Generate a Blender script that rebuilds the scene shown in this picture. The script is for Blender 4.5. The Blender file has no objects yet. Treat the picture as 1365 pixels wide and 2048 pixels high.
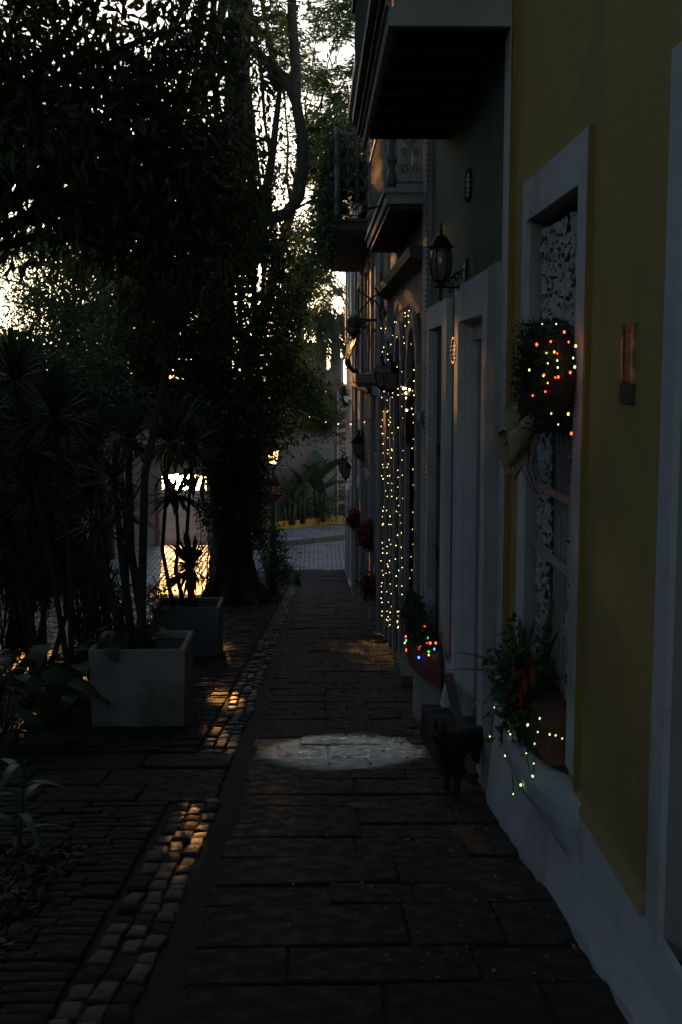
import bpy, math, random
import numpy as np
from mathutils import Vector, Matrix, Euler
R = math.radians; PI = math.pi
random.seed(7); rng = np.random.default_rng(11)
sc = bpy.context.scene; col = sc.collection

# ------------------------------------------------------------------ camera, sky, sun, exposure
F = 2400.; CX, CY = 682.5, 1024.
PIT = math.atan(284/F); YAW = math.atan(50.5/F)
cam = bpy.data.objects.new('camera', bpy.data.cameras.new('camera')); col.objects.link(cam)
cam.data.sensor_fit = 'VERTICAL'; cam.data.sensor_height = 36; cam.data.sensor_width = 24
cam.data.lens = 36*F/2048; cam.data.clip_end = 20000; cam.data.clip_start = .05
cam.rotation_euler = (PI/2-PIT, 0, -YAW); sc.camera = cam
SUN_EL, SUN_DX = 6.2, -.118
SUN_AZ = math.atan(SUN_DX)
SUNDIR = Vector((math.sin(SUN_AZ)*math.cos(R(SUN_EL)), math.cos(SUN_AZ)*math.cos(R(SUN_EL)), math.sin(R(SUN_EL))))
w = bpy.data.worlds.new('World'); sc.world = w; w.use_nodes = True
nt = w.node_tree; bg = nt.nodes['Background']; sk = nt.nodes.new('ShaderNodeTexSky')
sk.sky_type = 'NISHITA'; sk.sun_disc = False; sk.sun_elevation = R(SUN_EL); sk.sun_rotation = SUN_AZ
sk.air_density = 1.0; sk.dust_density = .4; sk.ozone_density = 1.5
hs_ = nt.nodes.new('ShaderNodeHueSaturation'); hs_.inputs['Saturation'].default_value = .72; nt.links.new(sk.outputs[0], hs_.inputs['Color']); nt.links.new(hs_.outputs[0], bg.inputs[0]); bg.inputs[1].default_value = .13
sl = bpy.data.lights.new('sun', 'SUN'); sl.energy = 2.0; sl.angle = R(.6); sl.color = (1, .44, .12)
so = bpy.data.objects.new('sun', sl); col.objects.link(so)
so.rotation_euler = SUNDIR.to_track_quat('Z', 'Y').to_euler()
vs = sc.view_settings; vs.view_transform = 'Standard'; vs.look = 'None'; vs.gamma = 1; vs.use_curve_mapping = False
vs.exposure = 1.38

# ------------------------------------------------------------------ geometry of the place
def ray(px, py):
    x = (px-CX)/F; y = (CY-py)/F
    f = math.cos(PIT)+y*math.sin(PIT); u = -math.sin(PIT)+y*math.cos(PIT)
    return Vector((x*math.cos(YAW)+f*math.sin(YAW), -x*math.sin(YAW)+f*math.cos(YAW), u))
def at(px, py, Y):
    d = ray(px, py); return d*(Y/d.y)
WX = 1.1                                    # street face of the houses on the right
def onwall(px, py, X=WX):
    d = ray(px, py); return d*(X/d.x)
def gnd(px, py):
    d = ray(px, py); return d*(1.6/(-d.z-.14*d.y))
YF = 40.3
def gz(y):
    if y < -25: return 1.9
    return -1.6-.14*y if y < YF else -1.6-.14*YF
ZF = gz(99)

# ------------------------------------------------------------------ materials
MATS = {}
def mat(name, c, rough=.8, c2=None, scale=4, bump=0, bscale=30, metal=0, spec=.5, wet=None, detail=6, stain=None, emit=None, es=0):
    if name in MATS: return MATS[name]
    m = bpy.data.materials.new(name); m.use_nodes = True; n = m.node_tree; L = n.links.new
    p = n.nodes['Principled BSDF']; p.inputs['Base Color'].default_value = (*c, 1); p.inputs['Roughness'].default_value = rough
    p.inputs['Metallic'].default_value = metal; p.inputs['Specular IOR Level'].default_value = spec
    tc = n.nodes.new('ShaderNodeTexCoord')
    if c2 or wet:
        nz = n.nodes.new('ShaderNodeTexNoise'); nz.inputs['Scale'].default_value = scale; nz.inputs['Detail'].default_value = detail
        L(tc.outputs['Object'], nz.inputs['Vector'])
    if c2:
        r = n.nodes.new('ShaderNodeValToRGB'); r.color_ramp.elements[0].position = .35; r.color_ramp.elements[1].position = .65
        r.color_ramp.elements[0].color = (*c, 1); r.color_ramp.elements[1].color = (*c2, 1)
        L(nz.outputs['Fac'], r.inputs[0]); out = r.outputs[0]
        if stain:
            n2 = n.nodes.new('ShaderNodeTexNoise'); n2.inputs['Scale'].default_value = scale*.3; n2.inputs['Detail'].default_value = 9; n2.inputs['Roughness'].default_value = .7
            L(tc.outputs['Object'], n2.inputs['Vector'])
            r2 = n.nodes.new('ShaderNodeValToRGB'); r2.color_ramp.elements[0].position = .52; r2.color_ramp.elements[1].position = .62
            mx = n.nodes.new('ShaderNodeMixRGB'); mx.inputs[2].default_value = (*stain, 1)
            L(n2.outputs['Fac'], r2.inputs[0]); L(r2.outputs[0], mx.inputs[0]); L(out, mx.inputs[1]); out = mx.outputs[0]
        L(out, p.inputs['Base Color'])
    if wet:
        mr = n.nodes.new('ShaderNodeMapRange'); mr.inputs[1].default_value = .35; mr.inputs[2].default_value = .65
        mr.inputs[3].default_value = wet[0]; mr.inputs[4].default_value = wet[1]
        L(nz.outputs['Fac'], mr.inputs[0]); L(mr.outputs[0], p.inputs['Roughness'])
    if bump:
        b = n.nodes.new('ShaderNodeTexNoise'); b.inputs['Scale'].default_value = bscale; b.inputs['Detail'].default_value = 8; b.inputs['Roughness'].default_value = .65
        bp = n.nodes.new('ShaderNodeBump'); bp.inputs['Strength'].default_value = bump; bp.inputs['Distance'].default_value = .02
        L(tc.outputs['Object'], b.inputs['Vector']); L(b.outputs['Fac'], bp.inputs['Height']); L(bp.outputs[0], p.inputs['Normal'])
    if emit:
        p.inputs['Emission Color'].default_value = (*emit, 1); p.inputs['Emission Strength'].default_value = es
    MATS[name] = m; return m
def leafmat(name, c, c2, tr=.35, rough=.45):
    if name in MATS: return MATS[name]
    m = bpy.data.materials.new(name); m.use_nodes = True; n = m.node_tree; L = n.links.new
    p = n.nodes['Principled BSDF']; p.inputs['Roughness'].default_value = rough; p.inputs['Specular IOR Level'].default_value = .35
    nz = n.nodes.new('ShaderNodeTexNoise'); nz.inputs['Scale'].default_value = 3; tc = n.nodes.new('ShaderNodeTexCoord')
    L(tc.outputs['Object'], nz.inputs['Vector'])
    r = n.nodes.new('ShaderNodeValToRGB'); r.color_ramp.elements[0].position = .38; r.color_ramp.elements[1].position = .62
    r.color_ramp.elements[0].color = (*c, 1); r.color_ramp.elements[1].color = (*c2, 1)
    L(nz.outputs['Fac'], r.inputs[0]); L(r.outputs[0], p.inputs['Base Color'])
    t = n.nodes.new('ShaderNodeBsdfTranslucent'); mx = n.nodes.new('ShaderNodeMixShader'); mx.inputs[0].default_value = tr
    hs = n.nodes.new('ShaderNodeHueSaturation'); hs.inputs['Value'].default_value = 1.5; L(r.outputs[0], hs.inputs['Color']); L(hs.outputs[0], t.inputs[0])
    L(p.outputs[0], mx.inputs[1]); L(t.outputs[0], mx.inputs[2]); L(mx.outputs[0], n.nodes['Material Output'].inputs[0])
    MATS[name] = m; return m
def emat(name, c, s): return mat(name, c, .4, emit=c, es=s)

M_yel = mat('yellow_stucco', (.43, .325, .125), .9, (.38, .29, .115), 3, .35, 60, stain=(.335, .255, .105))
M_yshd = mat('shaded_yellow_return', (.27, .19, .035), .85, (.23, .16, .03), 5, .2, 50)  # house yellow made darker and warmer, as the shaded side returns look
M_whi = mat('white_trim_paint', (.56, .61, .68), .8, (.49, .53, .60), 2.5, .35, 45, stain=(.36, .37, .38))
M_gry = mat('greyish_trim_paint', (.34, .34, .36), .85, (.29, .29, .31), 3, .25, 45)
M_grn = mat('green_stucco', (.055, .125, .085), .9, (.045, .105, .07), 2.5, .3, 40, stain=(.05, .085, .07))
M_bld = mat('weathered_brown_stucco', (.085, .075, .068), .9, (.065, .06, .055), 2, .3, 35, stain=(.05, .045, .045))
M_shut = mat('shutter_house_stucco', (.23, .20, .18), .9, (.18, .155, .14), 2, .3, 35)
M_pale = mat('pale_stucco', (.50, .46, .48), .9, (.42, .38, .40), 1.2, .2, 25, stain=(.36, .33, .35))
M_cond = mat('painted_door', (.27, .30, .33), .6, (.24, .27, .30), 5, .15, 30)
M_wood = mat('dark_wood', (.05, .038, .03), .7, (.035, .026, .02), 6, .3, 25)
M_swood = mat('shutter_wood', (.11, .085, .065), .75, (.085, .065, .05), 6, .2, 25)
M_iron = mat('black_iron', (.02, .02, .022), .5, metal=.6)
M_giron = mat('grey_green_iron', (.12, .145, .15), .6, (.09, .11, .115), 9)
M_slab = mat('wet_slate_slab', (.015, .015, .0165), .4, (.024, .0235, .0245), 9, .9, 46, wet=(.45, .85), spec=.17)
M_slab2 = mat('brown_slate_slab', (.018, .016, .015), .4, (.027, .024, .023), 11, .9, 52, wet=(.45, .85), spec=.17)
M_sett = mat('blue_slag_sett', (.018, .019, .021), .4, (.032, .033, .035), 9, .5, 40, wet=(.28, .6), spec=.3)
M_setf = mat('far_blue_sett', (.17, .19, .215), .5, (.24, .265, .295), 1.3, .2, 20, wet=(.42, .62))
M_joint = mat('dark_joint_earth', (.012, .011, .010), .9, (.018, .016, .014), 10, .4, 40)
M_asph = mat('ground_earth', (.04, .038, .034), .9, (.03, .028, .025), 2, .3, 20)
M_kerb = mat('kerb_stone', (.13, .12, .105), .7, (.08, .075, .07), 4, .4, 30, stain=(.11, .07, .025))
M_conc = mat('planter_concrete', (.27, .26, .25), .9, (.20, .195, .19), 3, .5, 30, stain=(.12, .12, .10))
M_soil = mat('dark_soil', (.02, .016, .012), .95, bump=.8, bscale=30)
M_cw = mat('city_wall_plaster', (.30, .28, .27), .95, (.21, .195, .19), .6, .4, 6, stain=(.15, .13, .12))
M_bark = mat('dark_bark', (.045, .036, .03), .9, (.03, .025, .02), 5, .8, 14)
M_bark2 = mat('grey_palm_bark', (.16, .15, .14), .9, (.12, .11, .10), 3, .4, 10)
M_terra = mat('terracotta', (.20, .085, .055), .8, (.15, .065, .045), 6, .3, 30)
M_glass = mat('lantern_glass', (.16, .15, .14), .15, spec=.6)
M_pane = mat('dark_window_pane', (.02, .022, .025), .12)
M_lace = mat('white_lace', (.50, .51, .54), .9, (.36, .37, .40), 8, .4, 40)
M_black = mat('matt_black', (.008, .008, .009), .7)
M_brass = mat('aged_brass', (.45, .36, .20), .35, metal=1)
M_yk = mat('yellow_kerb_paint', (.50, .31, .05), .8, (.42, .26, .05), 3, .2, 20)
M_red = mat('red_petal', (.20, .012, .010), .6, (.30, .02, .012), 9)
M_poin = mat('red_ribbon', (.25, .015, .012), .6)
M_gold = mat('golden_mesh_bow', (.22, .18, .08), .5, (.16, .13, .06), 12)
L_big = leafmat('broad_dark_leaf', (.035, .055, .025), (.05, .075, .03), .22)
L_fic = leafmat('fig_leaf', (.04, .065, .025), (.055, .085, .03), .3)
L_fine = leafmat('feathery_leaf', (.045, .08, .03), (.065, .105, .035), .28)
L_mid = leafmat('hedge_leaf', (.045, .08, .035), (.06, .105, .045), .3)
L_spk = leafmat('spiky_leaf', (.028, .045, .022), (.04, .06, .028), .2, .8)
L_palm = leafmat('palm_leaflet', (.06, .09, .045), (.09, .12, .05), .35)
L_ban = leafmat('banana_leaf', (.04, .085, .035), (.055, .11, .045), .3)
L_brom = leafmat('strap_leaf', (.04, .08, .03), (.055, .10, .035), .25)
L_dry = mat('dry_leaf', (.07, .05, .035), .4, (.15, .13, .10), 3)
L_mul = mat('brown_leaf_litter', (.05, .03, .02), .6, (.09, .055, .035), 8)
E_warm = emat('warm_bulb', (1, .72, .26), 2.6)
E_green = emat('pale_green_bulb', (.62, 1, .34), 1.1)
E_red = emat('red_bulb', (1, .05, .02), 3.5)
E_or = emat('orange_bulb', (1, .28, .04), 3.5)
E_blue = emat('blue_bulb', (.03, .09, 1), 4)
E_gr2 = emat('green_bulb', (.03, .8, .25), 2)
E_lamp = emat('lit_lamp_glass', (1, .46, .13), 4)

# ------------------------------------------------------------------ mesh helper
ROOT = {}
def tag(o, label=None, cat=None, group=None, kind=None):
    if label: o['label'] = label
    if cat: o['category'] = cat
    if group: o['group'] = group
    if kind: o['kind'] = kind
    return o
def thing(name, loc, label, cat, group=None):
    o = bpy.data.objects.new(name, None); col.objects.link(o); o.location = loc; o.empty_display_size = .1
    ROOT[o.name] = Vector(loc); return tag(o, label, cat, group)
def rloc(p):
    while p is not None and p.parent is not None: p = p.parent
    return ROOT.get(p.name, Vector((0, 0, 0))) if p is not None else Vector((0, 0, 0))
class MB:
    def __init__(s): s.v = []; s.f = []
    def add(s, vs, fs):
        b = len(s.v); s.v += [tuple(p) for p in vs]; s.f += [tuple(i+b for i in f) for f in fs]; return s
    def box(s, x0, x1, y0, y1, z0, z1):
        return s.add([(x0,y0,z0),(x1,y0,z0),(x1,y1,z0),(x0,y1,z0),(x0,y0,z1),(x1,y0,z1),(x1,y1,z1),(x0,y1,z1)],
                     [(0,3,2,1),(4,5,6,7),(0,1,5,4),(1,2,6,5),(2,3,7,6),(3,0,4,7)])
    def rbox(s, c, sx, sy, sz, rz=0, rx=0):
        m = Matrix.Translation(c) @ Matrix.Rotation(rz, 4, 'Z') @ Matrix.Rotation(rx, 4, 'X')
        q = [m @ Vector((x*sx/2, y*sy/2, z*sz/2)) for x, y, z in ((-1,-1,-1),(1,-1,-1),(1,1,-1),(-1,1,-1),(-1,-1,1),(1,-1,1),(1,1,1),(-1,1,1))]
        return s.add(q, [(0,3,2,1),(4,5,6,7),(0,1,5,4),(1,2,6,5),(2,3,7,6),(3,0,4,7)])
    def tube(s, pts, r, n=8, cap=True):
        pts = [Vector(p) for p in pts]; rs = r if isinstance(r, (list, tuple)) else [r]*len(pts); vs = []; fs = []
        prev = None
        for i, p in enumerate(pts):
            d = (pts[min(i+1, len(pts)-1)]-pts[max(i-1, 0)]).normalized()
            a = (prev - d*prev.dot(d)) if prev is not None else d.orthogonal()
            a = a.normalized() if a.length > 1e-6 else d.orthogonal().normalized(); prev = a; b = d.cross(a)
            for k in range(n):
                t = 2*PI*k/n; vs.append(p+(a*math.cos(t)+b*math.sin(t))*rs[i])
            if i:
                for k in range(n): fs.append(((i-1)*n+k, (i-1)*n+(k+1)%n, i*n+(k+1)%n, i*n+k))
        if cap: fs += [tuple(range(n))[::-1], tuple(range((len(pts)-1)*n, len(pts)*n))]
        return s.add(vs, fs)
    def lathe(s, c, prof, n=12, sx=1, sy=1):
        c = Vector(c); vs = []; fs = []
        for i, (r, z) in enumerate(prof):
            for k in range(n):
                t = 2*PI*k/n; vs.append(c+Vector((math.cos(t)*r*sx, math.sin(t)*r*sy, z)))
            if i:
                for k in range(n): fs.append(((i-1)*n+k, (i-1)*n+(k+1)%n, i*n+(k+1)%n, i*n+k))
        fs += [tuple(range(n))[::-1], tuple(range((len(prof)-1)*n, len(prof)*n))]
        return s.add(vs, fs)
    def ball(s, c, r, n=6, m=4, sz=1):
        return s.lathe(c, [(max(r*math.sin(PI*i/m), r*.04), -r*sz*math.cos(PI*i/m)) for i in range(m+1)], n)
    def prism(s, poly, axis, a0, a1):           # poly of 2-D points, extruded along an axis
        n = len(poly)
        def P(u, v, a): return {'x': (a, u, v), 'y': (u, a, v), 'z': (u, v, a)}[axis]
        return s.add([P(u, v, a0) for u, v in poly]+[P(u, v, a1) for u, v in poly],
                     [tuple(range(n))[::-1], tuple(range(n, 2*n))]+[(i, (i+1) % n, n+(i+1) % n, n+i) for i in range(n)])
    def build(s, name, m, parent=None, smooth=False, kind=None, label=None):
        off = rloc(parent); me = bpy.data.meshes.new(name)
        me.from_pydata([(a-off.x, b-off.y, c-off.z) for a, b, c in s.v], [], s.f); me.materials.append(m)
        if smooth: me.shade_smooth()
        me.update(); o = bpy.data.objects.new(name, me); col.objects.link(o); o.parent = parent
        if kind: o['kind'] = kind
        if label: o['label'] = label
        return o
def npmesh(name, V, Q, m, parent=None, smooth=False, kind=None, label=None):    # V (n,3), Q (k,4) quads
    off = rloc(parent); V = np.asarray(V, np.float32) - np.array(off, np.float32)
    me = bpy.data.meshes.new(name); me.vertices.add(len(V)); me.vertices.foreach_set('co', V.ravel())
    Q = np.asarray(Q, np.int32); me.loops.add(Q.size); me.loops.foreach_set('vertex_index', Q.ravel())
    me.polygons.add(len(Q)); me.polygons.foreach_set('loop_start', np.arange(0, Q.size, Q.shape[1], dtype=np.int32))
    me.polygons.foreach_set('loop_total', np.full(len(Q), Q.shape[1], np.int32)); me.materials.append(m)
    me.update(calc_edges=True)
    if smooth: me.shade_smooth()
    o = bpy.data.objects.new(name, me); col.objects.link(o); o.parent = parent
    if kind: o['kind'] = kind
    if label: o['label'] = label
    return o
def unit(a): return a/np.maximum(np.linalg.norm(a, axis=-1, keepdims=True), 1e-9)

# gaps in the foliage where the low sun gets through
BEAMS = [(gnd(355, 1655), .13), (gnd(350, 1705), .07), (gnd(450, 1400), .15), (gnd(430, 1480), .12), (gnd(505, 1290), .22), (gnd(240, 1900), .06),
         (Vector((WX+.09, 7.74, .12)), .15), (Vector((WX+.09, 7.75, -.1)), .14), (Vector((WX+.09, 7.75, -.35)), .12), (onwall(740, 800), .20), (onwall(763, 812), .20), (onwall(745, 600), .15), (onwall(400/4+640, 600), .1), (gnd(60, 1440), .25)]
SD = np.array(SUNDIR)
def lit_gap(P):
    keep = np.ones(len(P), bool)
    for b, r in BEAMS:
        d = P-np.array(b); t = d@SD; q = np.linalg.norm(d-np.outer(t, SD), axis=1); keep &= ~((q < r) & (t > 0))
    return keep

def leaf_verts(C, D, length, width, fold=.25):
    """folded rhombic leaves: C base points, D directions"""
    n = len(C); D = unit(D); U = unit(np.cross(D, rng.normal(size=(n, 3)))); N = np.cross(D, U)
    L = (length*rng.uniform(.65, 1.2, n))[:, None]; W = (width*rng.uniform(.7, 1.2, n))[:, None]
    mid = C+D*L*.45; V = np.stack([C, mid+U*W*.5+N*W*fold, C+D*L - N*L*.06, mid-U*W*.5+N*W*fold], 1).reshape(-1, 3)
    i = np.arange(n)*4; T = np.concatenate([np.stack([i, i+1, i+2], 1), np.stack([i, i+2, i+3], 1)]); return V, T
def blobpts(blobs, k, spread, clump=.0):
    out = []; dirs = []
    for (px, py, Y, rx, ry, rd, nt_) in blobs:
        c = np.array(at(px, py, Y)); s = Y/F; q = unit(rng.normal(size=(nt_, 3)))*(rng.random((nt_, 1))**.45)
        tw = c+q*np.array([rx*s, rd, ry*s]); n = nt_*k
        out.append(np.repeat(tw, k, 0)+rng.normal(size=(n, 3))*spread)
        d = np.repeat(unit(q+rng.normal(size=(nt_, 3))*.5), k, 0)+rng.normal(size=(n, 3))*.7; dirs.append(d)
    return np.concatenate(out), np.concatenate(dirs)
def foliage(root, blobs, k, spread, ll, lw, m, droop=.5, name='foliage', carve=True, mask=None):
    P, D = blobpts(blobs, k, spread); D[:, 2] -= droop
    ok = lit_gap(P) if carve else np.ones(len(P), bool)
    if mask is not None: ok &= mask(P)
    P, D = P[ok], D[ok]; V, T = leaf_verts(P, D, ll, lw)
    return npmesh(name, V, T, m, root, kind='stuff')
def twigs(root, blobs, n, r, ln, m=None):
    b = MB()
    for (px, py, Y, rx, ry, rd, nt_) in blobs:
        c = at(px, py, Y); s = Y/F
        for _ in range(n):
            q = Vector((random.gauss(0, .5)*rx*s, random.gauss(0, .5)*rd, random.gauss(0, .5)*ry*s)); d = Vector((random.gauss(0, 1), random.gauss(0, 1), random.gauss(-.3, .8))).normalized()
            p = c+q; e = Vector((random.gauss(0, 1), random.gauss(0, 1), random.gauss(0, 1)))*ln*.12
            b.tube([p, p+d*ln*.5+e, p+d*ln], [r, r*.7, r*.3], 3, False)
    return b.build('twigs', m or M_bark, root, kind='stuff')

# ------------------------------------------------------------------ THE GROUND
def sheet(name, pts_y, x0, x1, dz, m, xf=None):
    v = []; f = []
    for i, y in enumerate(pts_y):
        a, b = (x0, x1) if xf is None else xf(y)
        v += [(a, y, gz(y)+dz), (b, y, gz(y)+dz)]
        if i: f.append((2*i-2, 2*i-1, 2*i+1, 2*i))
    mb = MB(); mb.v = v; mb.f = f; o = mb.build(name, m); return o
g = sheet('ground', [-200, -25, YF, 74], -200, 200, -.10, M_asph); g['kind'] = 'structure'
# the bay outside the city gate
sea = bpy.data.materials.new('bay_water'); sea.use_nodes = True; n_ = sea.node_tree; p_ = n_.nodes['Principled BSDF']
p_.inputs['Base Color'].default_value = (.02, .035, .045, 1); p_.inputs['Roughness'].default_value = .16; p_.inputs['IOR'].default_value = 1.33
t_ = n_.nodes.new('ShaderNodeTexNoise'); t_.inputs['Scale'].default_value = .8; t_.inputs['Detail'].default_value = 5; tc_ = n_.nodes.new('ShaderNodeTexCoord')
b_ = n_.nodes.new('ShaderNodeBump'); b_.inputs['Strength'].default_value = .5; b_.inputs['Distance'].default_value = .3
n_.links.new(tc_.outputs['Object'], t_.inputs['Vector']); n_.links.new(t_.outputs['Fac'], b_.inputs['Height']); n_.links.new(b_.outputs[0], p_.inputs['Normal'])
s_ = MB(); s_.add([(-9000, 73, ZF-1.6), (9000, 73, ZF-1.6), (9000, 15000, ZF-1.6), (-9000, 15000, ZF-1.6)], [(0, 1, 2, 3)]); s_.build('bay_water', sea)['kind'] = 'structure'

def stone_mesh(name, sx, sy, h, m, jit, ch, seed):
    r = random.Random(seed); x, y = sx/2, sy/2
    cs = [(-x, -y), (x, -y), (x, y), (-x, y)]; cs = [(a+r.uniform(-jit, jit), b+r.uniform(-jit, jit)) for a, b in cs]
    tz = [r.uniform(-jit, jit)*.35 for _ in cs]
    v = [(a, b, -h) for a, b in cs]+[(a, b, -ch+t) for (a, b), t in zip(cs, tz)]
    v += [(a*(1-ch*1.6/x), b*(1-ch*1.6/y), t) for (a, b), t in zip(cs, tz)]+[(0, 0, ch*.35)]
    f = [(i, (i+1) % 4, 4+(i+1) % 4, 4+i) for i in range(4)]+[(4+i, 4+(i+1) % 4, 8+(i+1) % 4, 8+i) for i in range(4)]+[(8+i, 8+(i+1) % 4, 12) for i in range(4)]
    me = bpy.data.meshes.new(name); me.from_pydata(v, [], f); me.materials.append(m); me.update(); return me
SLOPE = math.atan(.14)
def lay(parent, name, items, m, jit, ch, h=.09, npart=300, variants=6, score=None, matf=None):
    """items: (x, y, sx, sy, dz, rz). The largest seen become parts, the rest one stuff mesh"""
    score = score or (lambda q: (q[1] < 3.4 or q[0] < -.262*q[1]-.1, q[1]))
    items = sorted(items, key=score); meshes = {}
    for k, (x, y, sx, sy, dz, rz) in enumerate(items[:npart]):
        mk = matf(x, y) if matf else None; key = (round(sx, 2), round(sy, 2), k % variants, mk.name if mk else '')
        if key not in meshes: meshes[key] = stone_mesh(name, sx, sy, h, mk or m[k % len(m)], jit, ch, (k*37) % 9999)
        o = bpy.data.objects.new(name, meshes[key]); col.objects.link(o); o.parent = parent
        o.location = (x, y, gz(y)+dz); sl_ = -SLOPE if y < YF else 0
        o.rotation_euler = (sl_+random.gauss(0, .012), random.gauss(0, .012), rz)
    if len(items) > npart:
        V = []; Fq = []; b = 0
        for k, (x, y, sx, sy, dz, rz) in enumerate(items[npart:]):
            a = random.gauss(0, .014); c2 = random.gauss(0, .014); cs, sn = math.cos(rz), math.sin(rz); g0 = gz(y)+dz; sl_ = -.14 if y < YF else 0
            for zz, e in ((-.05, 0), (-ch, 0), (0, ch*1.2)):
                for u, v in ((-1, -1), (1, -1), (1, 1), (-1, 1)):
                    lx = u*(sx/2-e); ly = v*(sy/2-e); wx = lx*cs-ly*sn; wy = lx*sn+ly*cs
                    V.append((x+wx, y+wy, g0+zz+wy*(sl_+a)+wx*c2))
            for r0 in (0, 4):
                for i in range(4): Fq.append((b+r0+i, b+r0+(i+1) % 4, b+r0+4+(i+1) % 4, b+r0+4+i))
            Fq.append((b+8, b+9, b+10, b+11)); b += 12
        npmesh(name, V, Fq, m[0], parent, kind='stuff')

# sidewalk of big slate slabs
side = sheet('sidewalk', [-8, YF, 43.2], -.605, WX+.3, -.014, M_joint); side['kind'] = 'structure'
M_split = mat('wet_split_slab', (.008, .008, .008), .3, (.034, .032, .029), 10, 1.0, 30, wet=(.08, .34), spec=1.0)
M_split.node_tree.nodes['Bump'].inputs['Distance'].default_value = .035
items = []; y = -1.0
while y < 43:
    d = random.choice((.30, .38, .46, .54)); x = -.50+random.uniform(0, .05); row = []
    while x < WX-.02:
        wd = random.choice((.38, .55, .7, .85)); wd = min(wd, WX+.08-x)
        if WX-x-wd < .22: wd = WX+.06-x
        items.append((x+wd/2, y+d/2, round(wd-.014, 3), d-.014, random.gauss(0, .004), random.gauss(0, .006))); x += wd
    y += d
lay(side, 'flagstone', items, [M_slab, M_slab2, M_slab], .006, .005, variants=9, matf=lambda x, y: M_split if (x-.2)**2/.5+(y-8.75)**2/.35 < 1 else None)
# strip of square setts beside the gutter
strip = sheet('sett_strip', [-8, 43.2], -1.02, -.70, -.04, M_joint, None); strip['kind'] = 'structure'
strip.data.clear_geometry(); strip.data.from_pydata([(a, b, gz(b)-.022) for b in (-8, YF, 43.2) for a in (-.885, -.605)], [], [(0, 1, 3, 2), (2, 3, 5, 4)]); strip.data.materials.append(M_joint)
items = []
for c in range(3):
    y = -.5+c*.07
    while y < 43:
        d = random.choice((.13, .16, .19)); w_ = .078
        bandgap = 6.95 < y < 8.6
        if not bandgap and random.random() > .03:
            wob = .025*math.sin(y*1.3)+.015*math.sin(y*3.1)
            items.append((-.60-.088*c-w_/2+wob*.6, y+d/2, .078, d-.014, random.gauss(-.002, .008), random.gauss(0, .08)))
        y += d
lay(strip, 'sett', items, [M_sett, M_slab, M_sett], .007, .006, variants=14)
# parkway: thin cobbles between strip and road, a smooth slab band crossing it, a leaf bed
park = sheet('parkway', [-8, YF, 43.2], -2.42, -.885, -.02, M_joint); park['kind'] = 'structure'
items = []; y = 1.0
while y < 42:
    x = -.89
    while x > -2.3:
        ln = random.choice((.18, .23, .28))
        inbed = x < -1.2 and y < 5.9
        if not (6.95 < y < 8.6) and not inbed: items.append((x-ln/2, y+.05, ln-.01, random.choice((.086, .092, .097)), random.gauss(0, .005), random.gauss(0, .035)))
        x -= ln
    y += .1
lay(park, 'cobble', items, [M_slab, M_slab2], .006, .004, npart=270)
items = []
for y, d in ((7.0, .5), (7.52, .5), (8.04, .52)):
    x = -.60
    while x > -2.3:
        wd = random.choice((.5, .62, .8)); items.append((x-wd/2-.0, y+d/2, wd-.02, d-.02, random.gauss(0, .004), 0)); x -= wd
lay(park, 'flagstone', items, [M_slab], .008, .008)
# road kerb
kb = tag(bpy.data.objects.new('kerb', None), kind='structure'); col.objects.link(kb)
y = 1.
k = 0
while y < 42:
    d = .9; b = MB(); z0, z1 = gz(y), gz(min(y+d, YF)); 
    b.add([(-2.58, y, z0-.2), (-2.42, y, z0-.2), (-2.42, y+d-.02, z1-.2), (-2.58, y+d-.02, z1-.2), (-2.56, y+.01, z0+.035), (-2.43, y+.01, z0+.035), (-2.43, y+d-.03, z1+.035), (-2.56, y+d-.03, z1+.035)],
          [(0,3,2,1),(4,5,6,7),(0,1,5,4),(1,2,6,5),(2,3,7,6),(3,0,4,7)])
    b.build('kerbstone', M_kerb, kb); y += d
# the cobbled road on the left
road = sheet('road', [-8, YF, 49.8], -8.2, -2.56, -.06, M_joint); road['kind'] = 'structure'
items = []; y = 8.0
while y < 40.5:
    x = -2.60
    while x > max(-8.0, -.275*y-.6):
        ln = random.choice((.2, .26, .3)); items.append((x-ln/2, y+.055, ln-.018, .094, random.gauss(-.01, .007), random.gauss(0, .03))); x -= ln
    y += .112
lay(road, 'cobble', items, [M_sett], .007, .010)
# cross street at the bottom, laid in arcs
cross = MB(); cross.add([(-16, 40.2, ZF-.05), (1.6, 43.1, ZF-.05), (1.6, 51.7, ZF-.05), (-3, 48.3, ZF-.05), (-16, 49.8, ZF-.05)], [(0, 1, 2, 3, 4)])
cross = cross.build('cross_street', M_joint); cross['kind'] = 'structure'
items = []; y = 41.0
while y < 51.4:
    x = -13.0
    while x < 1.4:
        ph = ((x+3) % 1.5)/1.5-.5; yy = y-.7*(1-4*ph*ph); lim = min(50.15+.72*min(x, 1.3), 51.1) if x > -2.9 else 49.5
        if (x > -2.4 and yy > 43.25 or x <= -2.4 and yy > 40.35) and yy < lim: items.append((x+.075, yy, .15, .185, random.gauss(-.008, .006), ph*1.25))
        x += .172
    y += .205
lay(cross, 'sett', items, [M_setf], .006, .010, npart=0)
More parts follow.
